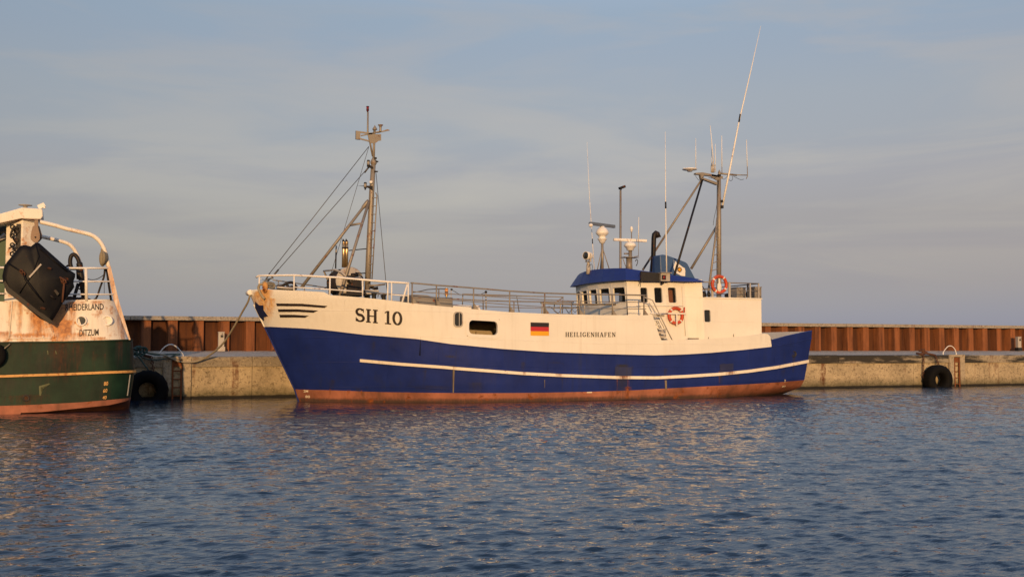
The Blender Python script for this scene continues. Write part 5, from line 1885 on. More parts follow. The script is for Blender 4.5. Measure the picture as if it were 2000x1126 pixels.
# ------------------------------------------------------------------ foredeck gear
def foredeck():
    z0 = float(ZWT(P(682, 575, YC - .9).x)) - .03
    c = P(683, 548.5, YC - .75)
    c2 = V(c.x, YC + .65, c.z)
    mb = MB()
    prof = [(.10, -.02), (.485, -.02), (.50, 0), (.485, .02), (.10, .02)]
    mb.lathe(prof, c, (0, 1, 0), 36)
    fl = mb.build('drum_flange', M['greyl'], ship)
    mb = MB()
    mb.lathe([(.10, -.02), (.50, -.02), (.515, 0), (.50, .02), (.10, .02)], c2, (0, 1, 0), 36)
    mb.build('drum_flange', M['dark'], ship)
    mb = MB()
    rr = random.Random(3)
    mb.lathe([(.02, 0.03), (.38, .04), (.42, .2), (.45, .45), (.44, .7), (.46, 1.0), (.43, 1.2), (.40, 1.36), (.02, 1.37)], c, (0, 1, 0), 40, mod=lambda j, r: 1 + rr.uniform(-.05, .05))
    mb.build('wound_net', M['netcloth'], ship)
    mb = MB()                                       # hydraulic motor and gearbox on the near flange
    mb.box(c + V(.10, -.22, -.30), (.46, .34, .36))
    mb.box(c + V(.16, -.24, -.02), (.30, .30, .24))
    mb.cyl(c + V(.02, -.03, 0), c + V(.02, -.36, 0), .11, n=14)
    mb.cyl(c + V(.0, -.2, .2), c + V(.25, -.2, .22), .06, n=12)
    mb.box(c + V(.02, -.2, .13), (.22, .2, .1))
    mb.box(c + V(.0, .0, -.50), (.85, 1.5, .08))
    mb.tube(bez([c + V(.05, -.25, .22), c + V(.3, -.28, .2), c + V(.45, -.2, .0), c + V(.4, -.2, -.4)], 5), .02, 6)
    mb.tube(bez([c + V(-.05, -.25, -.1), c + V(.2, -.36, -.15), c + V(.36, -.3, -.3)], 5), .02, 6)
    mb.build('winch_motor', M['dark'], ship, bevel=.012)
    mb = MB()
    mb.prism([c + V(-.30, -.1, .12), c + V(-.12, -.1, .12), c + V(-.15, -.1, -.52), c + V(-.27, -.1, -.52)], (0, .05, 0))
    mb.build('winch_stand', M['greyl'], ship)
    mb = MB()
    mb.box(c + V(.02, -.36, -.27), (.10, .05, .05))
    mb.box(c + V(.28, -.30, -.33), (.06, .1, .2))
    mb.build('winch_valve', M['amber'], ship)
    mb = MB()
    mb.tube([P(640, 546, YC + .3), P(632.5, 529, YC + .3), P(655, 526.5, YC - .6), P(668, 532, YC - 1.0), P(676, 539.5, YC - 1.1)], .035, 8)
    mb.build('net_guide_bar', M['greyl'], ship)
    for px in (671.2, 677.2):
        mb = MB()
        Y = YC + .3
        mb.tube([P(px - .6, 522, Y), P(px, 489, Y), P(px, 476, Y)], [.062, .060, .058], 12)
        mb.tube([P(px, 476, Y), P(px + .6, 470.5, Y)], [.060, .045], 12)
        ep = mb.build('exhaust_stack', M['brass'], ship)
        mb = MB()
        mb.prism([P(px - 2.2, 471, Y - .05), P(px + 2.6, 472.5, Y - .05), P(px + 2.0, 470, Y - .05), P(px - .8, 466, Y - .05)], (0, .1, 0))
        mb.tube([P(px, 485.5, Y), P(px, 482.5, Y)], .066, 12)
        mb.build('rain_flap', M['dark'], ep)
    deck_tube('gear_post', [(655.6, 524, ), (656.3, 493)], .026, YC + .9, M['dark'])
    deck_tube('gear_post', [(656.3, 493), (657, 479.5)], .030, YC + .9, M['greyl'])
    deck_tube('hydraulic_pipe', [(694, 532), (706, 533.5), (714, 533)], .020, YC - .8, M['dark'])
    # twin bollards
    for px in (730.5, 749.5):
        mb = MB()
        p = P(px, 577, YC - 1.7)
        zb = float(ZWT(p.x)) - .02
        mb.lathe([(0, .0), (.085, 0), (.075, .05), (.075, .24), (.095, .27), (.095, .30), (0, .31)], V(p.x, YC - 1.7, zb), (0, 0, 1), 16)
        mb.build('bollard', M['black'], ship)
    deck_tube('deck_pipe', [(720, 557.5), (738, 556.5), (752, 554.5)], .034, YC - .6, M['galv'])
    deck_tube('deck_pipe', [(724, 560), (732, 563), (738, 562)], .055, YC - .5, M['dark'])
    deck_tube('wire_loop', [(738, 580), (739, 575), (741.5, 573.5), (744, 576), (744.5, 581)], .014, YC - 1.8, M['wire'])
    deck_tube('wire_loop', [(753.5, 549), (755.5, 560), (757, 572), (757, 585)], .016, YC - 1.9, M['dark'])
    mb = MB()
    mb.box(P(722, 571, YC - .4), (.5, .7, .16))
    mb.build('foredeck_hatch', M['greyl'], ship, bevel=.02)
    mb = MB()
    mb.tube(bez([P(632, 565, YC - 1.6), P(637, 561, YC - 1.6), P(642, 560.5, YC - 1.6), P(641, 556, YC - 1.6), P(644.5, 554, YC - 1.6), P(645, 560, YC - 1.6), P(640, 565, YC - 1.6)], 5), .022, 6)
    mb.build('shackle', M['dark'], ship)
    # bow: roller fairlead, rust bleeding mooring pipe, coiled warp and windlass
    mb = MB()
    a, b = P(487.5, 571, YC - .05), P(504.5, 570.5, YC - .55)
    mb.cyl(V(a.x, YC + .25, a.z), V(a.x, YC - .22, a.z), .10, n=16)
    mb.prism([P(490, 566, YC - .24), P(505, 564.5, YC - .55), P(507, 576, YC - .55), P(493, 577, YC - .24)], (0, .1, 0))
    mb.build('bow_roller', M['white'], ship, bevel=.015)
    mb = MB()
    q = HS.pt(518, 563, .02)
    mb.ell(q + V(.02, .05, .06), (.10, .13, .17))
    mb.lathe([(.05, -.05), (.085, 0), (.085, .03), (.05, .04)], q + V(.0, -.05, -.06), (-.4, -1, -.2), 14)
    mb.build('mooring_pipe', paint('rust_bloomed_paint', (0.50, 0.26, 0.08), 0.8, 0.3, 0.5, (0.3, 0.12, 0.03), 0.5, 4.0, bump=0.0), ship)
    Y = YC - 1.0
    for pts in ([(509, 561), (513, 554), (522, 552), (533, 554), (535.5, 559), (530, 563), (522, 561.5), (512, 557.5), (509, 562), (511, 572), (516, 580), (520.5, 584)],
                [(521, 552), (528, 549), (530, 545)], [(511, 556), (524, 555), (534, 560)]):
        pass
    wp = bez([HS.pt(a, b, .10) for a, b in ((521, 583.5), (516, 578), (511.5, 570), (509, 562), (511, 556))], 6) + bez([P(512, 554.5, YC - .75), P(520, 552.5, YC - .7), P(530, 552.5, YC - .5), P(536, 557, YC - .4), P(533, 562, YC - .5), P(523, 560, YC - .7)], 6)
    mb = MB()
    mb.tube(wp, .045, 8)
    mb.tube(bez([P(513, 557, YC - .7), P(524, 555.5, YC - .65), P(534, 558.5, YC - .4), P(534, 563, YC - .4)], 6), .042, 8)
    mb.tube(bez([P(514, 551, YC - .6), P(522, 546, YC - .3), P(533, 542, YC)], 6), .03, 8)
    mb.build('coiled_warp', M['rope'], ship)
    mb = MB()
    Yw = YC - .4
    mb.cyl(P(543, 560, Yw), P(543, 556, Yw), .06, n=12)
    mb.box(P(560, 563, Yw), (.62, .5, .10))
    mb.tube(bez([P(543, 557.5, Yw), P(552, 557, Yw), P(558, 554, Yw), P(565, 551.5, Yw), P(572, 552, Yw), P(576, 556, Yw), P(580, 560, Yw)], 6), [.03] * 6 + [.05] * 24 + [.04] * 7, 8)
    mb.tube([P(561, 556, Yw), P(563, 561, Yw)], .05, 8)
    mb.cyl(P(570, 562, Yw - .25), P(570, 562, Yw + .25), .09, n=14)
    mb.build('anchor_windlass', M['dark'], ship)
    deck_tube('deck_pipe', [(541, 560.5), (556, 562), (575, 563)], .04, YC - .75, M['greyl'])
    deck_tube('guard_wire', [(506, 543), (520, 548), (545, 553.5), (575, 560)], .011, YC + .2, M['whitep'])
foredeck()

# life rings: hung on, so things of their own
def life_ring(label, c, R0, r0, nrm, rot=0):
    o = thing('life_ring', label, 'life ring', c, 'orange red life rings on the trawler')
    mb = MB()
    n = 48
    mb.torus(c, R0, r0, nrm, n, 10)
    body = mb.build('ring_body', M['ringred'], o)
    for k in range(4):
        a0 = R(45 + 90 * k + rot)
        ax = Vector(nrm).normalized()
        x = Vector((1, 0, 0)); x = (x - ax * x.dot(ax)).normalized()
        y = V(0, 0, 1)
        mb = MB()
        m = 12
        vs, fs = [], []
        for i in range(5):
            a = a0 + (i - 2) * .045
            d = x * math.cos(a) + y * math.sin(a)
            for j in range(m):
                b = 2 * math.pi * j / m
                vs.append(Vector(c) + d * (R0 + (r0 + .004) * math.cos(b)) + ax * (r0 + .004) * math.sin(b))
        for i in range(4):
            fs += [(i * m + j, (i + 1) * m + j, (i + 1) * m + (j + 1) % m, i * m + (j + 1) % m) for j in range(m)]
        mb.add(vs, fs, 0, True)
        mb.build('white_band', M['canvas'], o)
    mb = MB()
    ax = Vector(nrm).normalized()
    x = Vector((1, 0, 0)); x = (x - ax * x.dot(ax)).normalized()
    pts = []
    for i in range(33):
        a = 2 * math.pi * i / 32
        k = abs(math.sin(2 * (a - R(45 + rot))))
        pts.append(Vector(c) + (x * math.cos(a) + V(0, 0, 1) * math.sin(a)) * (R0 + r0 + .006 - .05 * k) + ax * (r0 + .01) * k)
    mb.tube(pts, .008, 5)
    mb.build('grab_line', M['rope'], o)
    return o
life_ring('orange life ring on the white wheelhouse wall below the side windows', P(1320, 616, WY - .08), .288, .062, (0, -1, 0))
life_ring('orange life ring on the railing at the foot of the aft mast', P(1405, 555, DY - .02), .312, .064, (0, -1, 0), 10)
mb = MB()
a, b = P(1304, 611.6, WY - .15), P(1341, 610.5, WY - .15)
mb.box(((a.x + b.x) / 2, WY - .16, a.z), (b.x - a.x, .03, .055))
a, b = P(1321.3, 612, WY - .15), P(1321.3, 635, WY - .15)
mb.box((a.x, WY - .16, (a.z + b.z) / 2), (.055, .028, a.z - b.z))
mb.box((a.x, WY - .08, a.z), (.1, .14, .05))
mb.build('ring_holder', M['white'], ship)
mb = MB()
mb.cyl(P(1336.7, 610, WY - .1), P(1336.7, 599.5, WY - .1), .024, n=10)
mb.build('ring_light', M['ringred'], ship)
mb = MB()
Yr = DY - .06
mb.box(P(1404.6, 548.5, Yr), (.075, .05, .20))
mb.ell(P(1405, 560.5, Yr), (.10, .05, .19))
mb.build('ring_light', M['canvas'], ship)
mb = MB()
mb.box(V(WY, 0, 0) * 0 + P(1336, 607, WY - .02), (.02, .02, .1))
mb.build('wall_clip', M['white'], ship)

# ------------------------------------------------------------------ green trawler at the left edge, stern towards the blue one
GY = 36.2
def _zx(lst, Y):
    q = sorted((lambda p: (p.z, p.x))(P(a, b, Y)) for a, b in lst)
    return np.array([a for a, _ in q]), np.array([b for _, b in q])
GTZ, GTX = _zx([(261, 663), (264, 722), (263, 735), (257, 776), (254, 800)], 33.95)
WTZ, WTX = _zx([(254, 663), (231.5, 586)], 33.95)
GXL = -17.0
def _gb(x, xt, B):
    t = np.clip((x - GXL) / 6.5, 0, 1)
    b = B * np.sin(np.pi / 2 * t) ** .6
    b = b - .22 * np.clip((x - (xt - 5)) / 5, 0, 1) ** 2
    d = np.clip((x - (xt - .8)) / .8, 0, 1)
    return b - .8 * (1 - np.sqrt(np.clip(1 - d * d, 0, 1)))
def hb_g(x, z):
    return _gb(x, np.interp(z, GTZ, GTX), 2.8)
def hb_gw(x, z):
    return _gb(x, np.interp(z, WTZ, WTX), 2.74 - .10 * np.clip(z - 2.0, 0, 2))
HG, HGW = Hull(GY, hb_g), Hull(GY, hb_gw)
green = thing('green_trawler', 'rusty green and white trawler with DITZUM on its quarter, cut by the left edge', 'fishing boat', (-4, GY, 0))
g_gt = HG.line([(0, 667.5), (60, 667), (124, 666.6), (190, 664.5), (254, 663)])
g_bt = HG.line([(0, 792), (50, 790.5), (100, 788), (160, 784.8), (204, 781), (256, 775)])
g_bl = HG.line([(0, 807), (80, 804), (151, 797), (213, 790.5), (256, 779)])
def L_(l):
    return lambda x: np.interp(x, l[0], l[1])
ZGT, ZGB, ZGL = L_(g_gt), L_(g_bt), lambda x: np.interp(x, g_bl[0], g_bl[1]) - np.clip((P(40, 800, 33.5).x - x) * 2, 0, .5)
GQ = list((np.arange(0, 31) / 30.0) ** 1.5 * .35) + list(np.linspace(.35, .955, 151)[1:]) + list(np.linspace(.955, 1, 25)[1:])
def g_patch(hb, zlo, zhi, rows, tz, tx, side=-1, off=0.0, q0=0.0):
    G = []
    for r in rows:
        row = []
        for q in GQ:
            if q < q0:
                continue
            z = 1.5
            for _ in range(5):
                x = GXL + (float(np.interp(z, tz, tx)) - (0.8 if side > 0 else 0) - GXL) * q
                a, b = float(zlo(x)), float(zhi(x))
                z = a + (b - a) * r
            row.append(Vector((x, GY + side * max(float(hb(x + (0.8 if side > 0 else 0), z)) + off, .02), z)))
        G.append(row)
    return G
def green_hull():
    mb = MB()
    ends = []
    for side in (-1, 1):
        A = g_patch(hb_g, ZGL, ZGB, [0, .5, 1], GTZ, GTX, side)
        B = g_patch(hb_g, ZGB, ZGT, list(np.linspace(0, 1, 22)), GTZ, GTX, side)
        grid_add(mb, A, 1)
        grid_add(mb, B, 0)
        under = [[V(p.x, GY, -.5 if p.x < 0 else -.5 + .05 * p.x) for p in A[0]], A[0]]
        grid_add(mb, under, 1, False)
        ends.append((A, B))
    for idx, mi in ((0, 1), (1, 0)):
        a = [r[-1] for r in ends[0][idx]]
        b = [r[-1] for r in ends[1][idx]]
        grid_add(mb, [a, b], mi, False)
    a, b = ends[0][0][0][-1], ends[1][0][0][-1]
    # ledge at the top of the green plating and the deck
    T0, T1 = ends[0][1][-1], ends[1][1][-1]
    grid_add(mb, [[p for p in T0], [p for p in T1]], 2, False)
    rust = stain_field(mb.v, blobs_px([(118, 667, 26, 70, .62), (60, 668, 10, 40, .45), (150, 668, 14, 66, .5), (235, 665, 7, 50, .45), (205, 690, 3, 20, .6), (120, 700, 8, 14, .5), (258, 668, 5, 50, .6), (50, 770, 46, 22, .6), (20, 668, 8, 22, .5), (185, 690, 8, 40, .4), (52, 778, 5, 16, .8)], HG))
    grime = stain_field(mb.v, blobs_px([(110, 676, 24, 55, .6), (235, 668, 9, 46, .6), (150, 676, 10, 40, .45), (80, 690, 14, 40, .35), (20, 745, 60, 40, .3)], HG))
    mb.build('hull', [M['green'], M['boot'], M['deck']], green, fix=False, attrs={'rust': rust, 'grime': grime})
    mb = MB()
    wtop = HGW.line([(0, 588.5), (60, 587), (120, 586), (231, 585.5)])
    ZW = L_(wtop)
    zl = lambda x: ZGT(x) - .005
    W = []
    for side in (-1, 1):
        G = g_patch(hb_gw, zl, ZW, list(np.linspace(0, 1, 18)), WTZ, WTX, side)
        grid_add(mb, G, 0)
        Gi = g_patch(hb_gw, zl, ZW, [0, 1], WTZ, WTX, side, -.06)
        grid_add(mb, Gi, 0)
        grid_add(mb, [G[-1], Gi[-1]], 0, False)
        W.append(G)
    grid_add(mb, [[r[-1] for r in W[0]], [r[-1] for r in W[1]]], 0, False)
    rust = stain_field(mb.v, blobs_px([(115, 600, 18, 70, .85), (75, 612, 16, 54, .75), (40, 588, 5, 78, .62), (25, 588, 8, 40, .4), (140, 590, 10, 50, .6), (160, 586, 6, 10, .7), (190, 586, 14, 8, .65), (240, 590, 7, 74, .8), (232, 588, 5, 60, .6), (130, 630, 12, 36, .9), (60, 650, 60, 14, .65), (150, 652, 30, 12, .5), (158, 634, 3, 30, .5), (210, 634, 3, 24, .3), (190, 610, 2, 14, .5), (95, 586, 10, 80, .6), (10, 650, 20, 14, .5), (205, 660, 40, 5, .5), (104, 640, 2, 24, .8), (20, 600, 3, 60, .4)], HGW))
    mb.build('white_bulwark', M['white2'], green, fix=False, attrs={'rust': np.minimum(rust * 1.55, 1.4), 'grime': rust * 0})
    mb = MB()                                       # riveted repair plate, and the upright joint beside the door
    def wpt(a, b, o):
        return HGW.pt(a, b, o)
    for (x0, y0, x1, y1) in ((16, 661, 107, 659),):
        mb.tube([wpt(x0 + (x1 - x0) * i / 10, y0 + (y1 - y0) * i / 10, .01) for i in range(11)], .014, 6)
    mb.tube([wpt(107, 659, .01), wpt(104, 648, .01), wpt(100, 634, .01)], .012, 6)
    mb.tube([wpt(24, 588, .01), wpt(22, 610, .01), wpt(18, 661, .01)], .016, 6)
    for px, py in ((18, 655), (38, 657), (62, 657), (84, 657), (101, 656)):
        q = wpt(px, py, .012)
        mb.ell(q, (.022, .012, .022), 8, 6)
    mb.build('plate_seam', M['white2'], green)
green_hull()
for sd in (-1, 1):
    mb, vv = strake('rubbing_strake', None, [(-330, 740), (-60, 734), (0, 732), (60, 730), (124, 728), (200, 724.6), (250, 722.8), (261, 722.4)], 4.6, .07, hull=HG, n=90, sides=(sd,))
    mb.build('rubbing_strake', M['yellow'], green)
    mb, vv = strake('deck_edge', None, [(-330, 671), (-60, 668), (0, 667), (124, 665.8), (200, 663.6), (256, 661.8)], 3.0, .05, hull=HG, n=70, sides=(sd,))
    mb.build('deck_edge_bar', M['green'], green)
sans_text('name_lettering', 'RHEIDERLAND', [(128, 593.5), (202, 592.4), (202, 604.3), (128, 606.5)], M['letters'], .014, HGW, green, .012)
sans_text('port_lettering', 'DITZUM', [(155, 643.6), (192.5, 642.0), (192.5, 654.6), (155, 656.2)], M['letters'], .014, HGW, green, .012)
sans_text('draught_numerals', '80', [(203.2, 745), (211.4, 744.2), (210.6, 751.8), (202.4, 752.6)], M['orangenum'], .014, HG, green)
sans_text('draught_numerals', '60', [(201.8, 758.7), (209.8, 758), (209, 765.6), (201, 766.4)], M['orangenum'], .014, HG, green)
sans_text('draught_numerals', '40', [(200.6, 772.4), (208.4, 771.6), (207.8, 778.6), (200, 779.4)], M['orangenum'], .014, HG, green)
decal('draught_line', [[(252.3, 731), (254.3, 731), (249, 772), (246.8, 772)]], M['lightnum'], .016, 6, HG, green)
M['scrape'] = paint('old_scrape', (0.13, 0.14, 0.07), 0.8, 0.4, 0.3, bump=0.0)
decal('paint_scrape', [[(76, 753.5), (96, 747.8), (97.5, 750), (79.5, 756), (80, 772), (77, 772)]], M['scrape'], .010, 5, HG, green)
decal('paint_scrape', [[(92, 684), (94, 684), (94.5, 692), (93, 692)]], M['scrape'], .010, 2, HG, green)
decal('paint_scrape', [[(107.5, 684), (109.5, 685), (111, 691), (109, 691)]], M['scrape'], .010, 2, HG, green)
mb = MB()
q = HG.pt(51, 777, 0)
mb.lathe([(0, -.01), (.06, -.01), (.065, .02), (.09, .02), (.10, -.01)], q, (0, -1, 0), 16)
mb.build('outlet', M['black'], green)
for px, py, gm in ((159, 626, 'dglass'), (209.5, 626, 'canvas')):
    q = HGW.pt(px, py, 0)
    mb = MB()
    mb.lathe([(.115, -.03), (.115, .05), (.145, .055), (.155, .04), (.155, -.03)], q, (-.05, -1, .08), 24)
    ph = mb.build('porthole', M['whitep'], green)
    mb = MB()
    mb.lathe([(0, .005), (.118, .005)], q, (-.05, -1, .08), 24)
    mb.build('pane', M[gm], ph)

def green_top():
    Yp = 34.3
    mb = MB()                                       # gallows post, box section with a corner towards the water
    def pl(px, Y):
        return P(px, 560, Y).x
    plan = [(pl(9, Yp + .35), Yp + .35), (pl(41, Yp), Yp), (pl(73, Yp + .25), Yp + .25), (pl(60, Yp + .9), Yp + .9), (pl(16, Yp + .9), Yp + .9)]
    zb, zt = 2.1, P(42, 427, Yp).z
    mb.prism([V(x, y, zb) for x, y in plan], (0, 0, zt - zb))
    gp = mb.build('gallows_post', M['white2'], green, bevel=.02)
    mb = MB()
    f = lambda a, b, d=0: P(a, b, Yp - .08 + d)
    mb.prism([f(-70, 452), f(0, 436), f(42, 427), f(80, 428), f(84, 422), f(83, 407.5), f(43, 405), f(0, 417), f(-70, 432)], (0, .9, 0))
    gb = mb.build('gallows_beam', M['white2'], green, bevel=.03)
    mb = MB()
    mb.tube([f(41, 427, -.012), f(62, 429, -.012), f(79, 429, -.012)], .014, 6)
    mb.tube([f(0, 436, -.012), f(41, 427, -.012)], .010, 6)
    mb.build('beam_seam', M['chain'], gb)
    mb = MB()
    c = P(49.5, 406, Yp + .4)
    mb.lathe([(.06, -.1), (.06, .06), (.18, .07), (.195, .085), (.12, .10), (0, .105)], c, (0, 0, 1), 20)
    mb.build('mushroom_vent', M['greyl'], green)
    mb = MB()
    mb.box(P(81, 402.5, Yp + .2), (.20, .16, .13), rot=Matrix.Rotation(R(-28), 3, 'Y'))
    mb.cyl(P(78, 408, Yp + .2), P(80, 403, Yp + .2), .025, n=8)
    mb.box(P(86, 404, Yp + .12), (.05, .1, .09), rot=Matrix.Rotation(R(-28), 3, 'Y'))
    mb.build('flood_lamp', M['whitep'], green)
    # deckhouse behind, green with a dark window
    mb = MB()
    x0, x1 = P(-160, 500, 35.8).x, P(12, 500, 35.8).x
    zt = P(0, 440, 35.8).z
    mb.box(((x0 + x1) / 2, 36.6, (2 + zt) / 2), (x1 - x0, 1.8, zt - 2))
    dh = mb.build('deckhouse', paint('bright_green_house_paint', (0.016, 0.060, 0.024), 0.5, 0.2, 0.4, (0.03, 0.03, 0.02), 0.12, bump=0.0), green)
    mb = MB()
    a, b = P(-40, 441, 35.7), P(10.5, 456, 35.7)
    mb.box(((a.x + b.x) / 2, 35.72, (a.z + b.z) / 2), (b.x - a.x, .12, a.z - b.z))
    mb.build('window', M['dglass'], dh)
    mb = MB()
    mb.tube(bez([P(-12, 475, 35.6), P(0, 466, 35.6), P(5, 461, 35.6), P(10, 457, 35.6)], 5), .05, 8)
    mb.tube(bez([P(-12, 472, 35.6), P(0, 468, 35.6), P(10, 464, 35.6)], 5), .035, 8)
    mb.build('hand_hold', M['greyl'], dh)
    # chain and hooks on the gallows post
    mb = MB()
    y = 443
    k = 0
    while y < 500:
        px = 29 + 5 * math.sin(y * .35) - (y - 443) * .03
        mb.torus(P(px, y, Yp + .02), .055, .022, (1, 0, .4) if k % 2 else (.2, 1, 0), 12, 6)
        y += 4.4
        k += 1
    mb.box(P(36, 462, Yp + .06), (.12, .10, .74))
    mb.tube(bez([P(21, 460, Yp), P(24, 450, Yp), P(31, 444, Yp), P(36, 447, Yp)], 5), .035, 6)
    mb.tube([P(17, 485, Yp), P(29, 480, Yp)], .02, 6)
    mb.tube([P(19, 494, Yp), P(30, 488, Yp), P(34, 497, Yp)], .02, 6)
    mb.build('chain_gear', M['dark'], green)
    # hanging block
    Yb = 33.75
    mb = MB()
    mb.prism([P(a, b, Yb) for a, b in ((64, 441), (74, 441), (78, 458), (78, 467), (73, 473), (66, 473), (60, 467), (60, 458))], (0, .04, 0))
    mb.prism([P(a, b, Yb + .16) for a, b in ((66, 441), (77, 441), (82, 458), (82, 466), (76, 472.5), (68, 473), (62, 467), (62, 458))], (0, .04, 0))
    mb.box(P(71, 436, Yb + .1), (.10, .12, .20))
    hb = mb.build('sheave_block', paint('rusty_tan_block', (0.30, 0.20, 0.13), 0.7, 0.2, 0.5, (0.1, 0.05, 0.03), 0.3, bump=0.0), green, bevel=.01)
    mb = MB()
    mb.cyl(P(70, 463, Yb + .05), P(71, 463, Yb + .15), .14, n=18)
    mb.cyl(P(69, 463, Yb - .02), P(69, 463, Yb + .02), .025, n=8)
    mb.build('sheave', M['black'], hb)
    # arched pipes
    mb = MB()
    Ya = 34.0
    pts = bez([P(a, b, Ya) for a, b in ((78, 433), (108, 440), (130, 446.5), (160, 453.5), (178, 458.5), (190, 466), (199, 477), (205, 490), (209, 507), (213, 524))], 6)
    mb.tube(pts, .062, 12)
    mb.build('arch_pipe', M['white2'], green)
    mb = MB()
    pts = bez([P(a, b, Ya + 1.6) for a, b in ((80, 461.5), (100, 466), (120, 471), (134, 476), (143, 484), (149, 494), (154, 506), (158, 522), (162, 560))], 6)
    mb.tube(pts, .058, 12)
    mb.build('arch_pipe', M['white2'], green)
    mb = MB()
    e = [P(208.5, 521, 33.75), P(216, 519.5, 33.75), P(232, 586, 33.75), P(222, 586, 33.75)]
    mb.prism(e, (0, .10, 0))
    mb.prism([P(222, 586, 33.74), P(232, 586, 33.74), P(255, 663, 33.74), P(251.5, 663, 33.74)], (0, .10, 0))
    rust = [0.55] * len(mb.v)
    mb.build('stern_stanchion', M['white2'], green, attrs={'rust': rust})
    # railing
    mb = MB()
    Yr = 33.75
    for y, r, x1 in ((523.2, .030, 211), (549.3, .024, 215), (574.3, .024, 222)):
        mb.tube([P(a, y + (0 if a > 100 else -1), Yr) for a in (-150, -60, 0, 60, 120, 168, x1)], r, 8)
    rl = mb.build('stern_railing', M['whitep'], green)
    for px in (168.5, 60, -40, -140):
        mb = MB()
        mb.cyl(P(px - .5, 523, Yr), P(px + .5, 588, Yr), .045, n=10)
        mb.build('rail_post', M['whitep'], rl)
    # gear behind the rail
    mb = MB()
    Yk = 34.3
    mb.tube(bez([P(139, 523, Yk), P(137, 511, Yk), P(139, 500, Yk), P(145, 497, Yk), P(151, 503, Yk), P(155, 514, Yk), P(157, 530, Yk), P(162, 560, Yk), P(166, 586, Yk)], 6), [.06] * 30 + [.09] * 19, 8)
    mb.tube([P(129, 521, Yk), P(138, 515, Yk)], .03, 6)
    mb.tube([P(137, 524, Yk), P(156, 524, Yk)], .05, 8)
    mb.tube([P(153, 553, Yk), P(143, 587, Yk)], .05, 8)
    mb.tube([P(150, 562, Yk), P(162, 566, Yk)], .02, 6)
    mb.tube([P(154, 520, Yk), P(155, 545, Yk)], .08, 8)
    mb.build('hauling_gear', M['dark'], green)
    mb = MB()
    for dx in range(4):
        mb.torus(P(200.5 + dx * .8, 504, Ya - .05 + dx * .04), .17, .045, (1, .25 + .1 * dx, 0), 18, 7)
    mb.tube([P(197, 489, Ya), P(207, 488, Ya)], .05, 8)
    mb.ell(P(200.5, 504, Ya), (.10, .12, .25))
    mb.build('net_block', M['rope'], green)
    mb = MB()
    mb.tube(bez([P(205, 523, Ya), P(203, 540, Ya), P(196, 560, Ya), P(189, 580, Ya), P(183, 586, Ya)], 5), .028, 6)
    mb.tube([P(208, 523, Ya), P(212, 552, Ya), P(217, 586, Ya)], .032, 6)
    mb.tube(sag(P(169, 543.5, Ya), P(205, 534, Ya), .10, 10), .012, 5)
    mb.tube([P(203.5, 550, Ya), P(203.5, 575, Ya)], .008, 5)
    mb.build('hanging_line', M['dark'], green)
    mb = MB()
    rr = random.Random(5)
    for i in range(9):
        mb.ell(P(133 + i * 4.4, 586 - rr.uniform(0, 2), Yk - .1 + rr.uniform(-.1, .1)), (.14, .14, .05 + rr.uniform(0, .05)), 10, 6)
    mb.build('net_heap', M['netcloth'], green)
green_top()

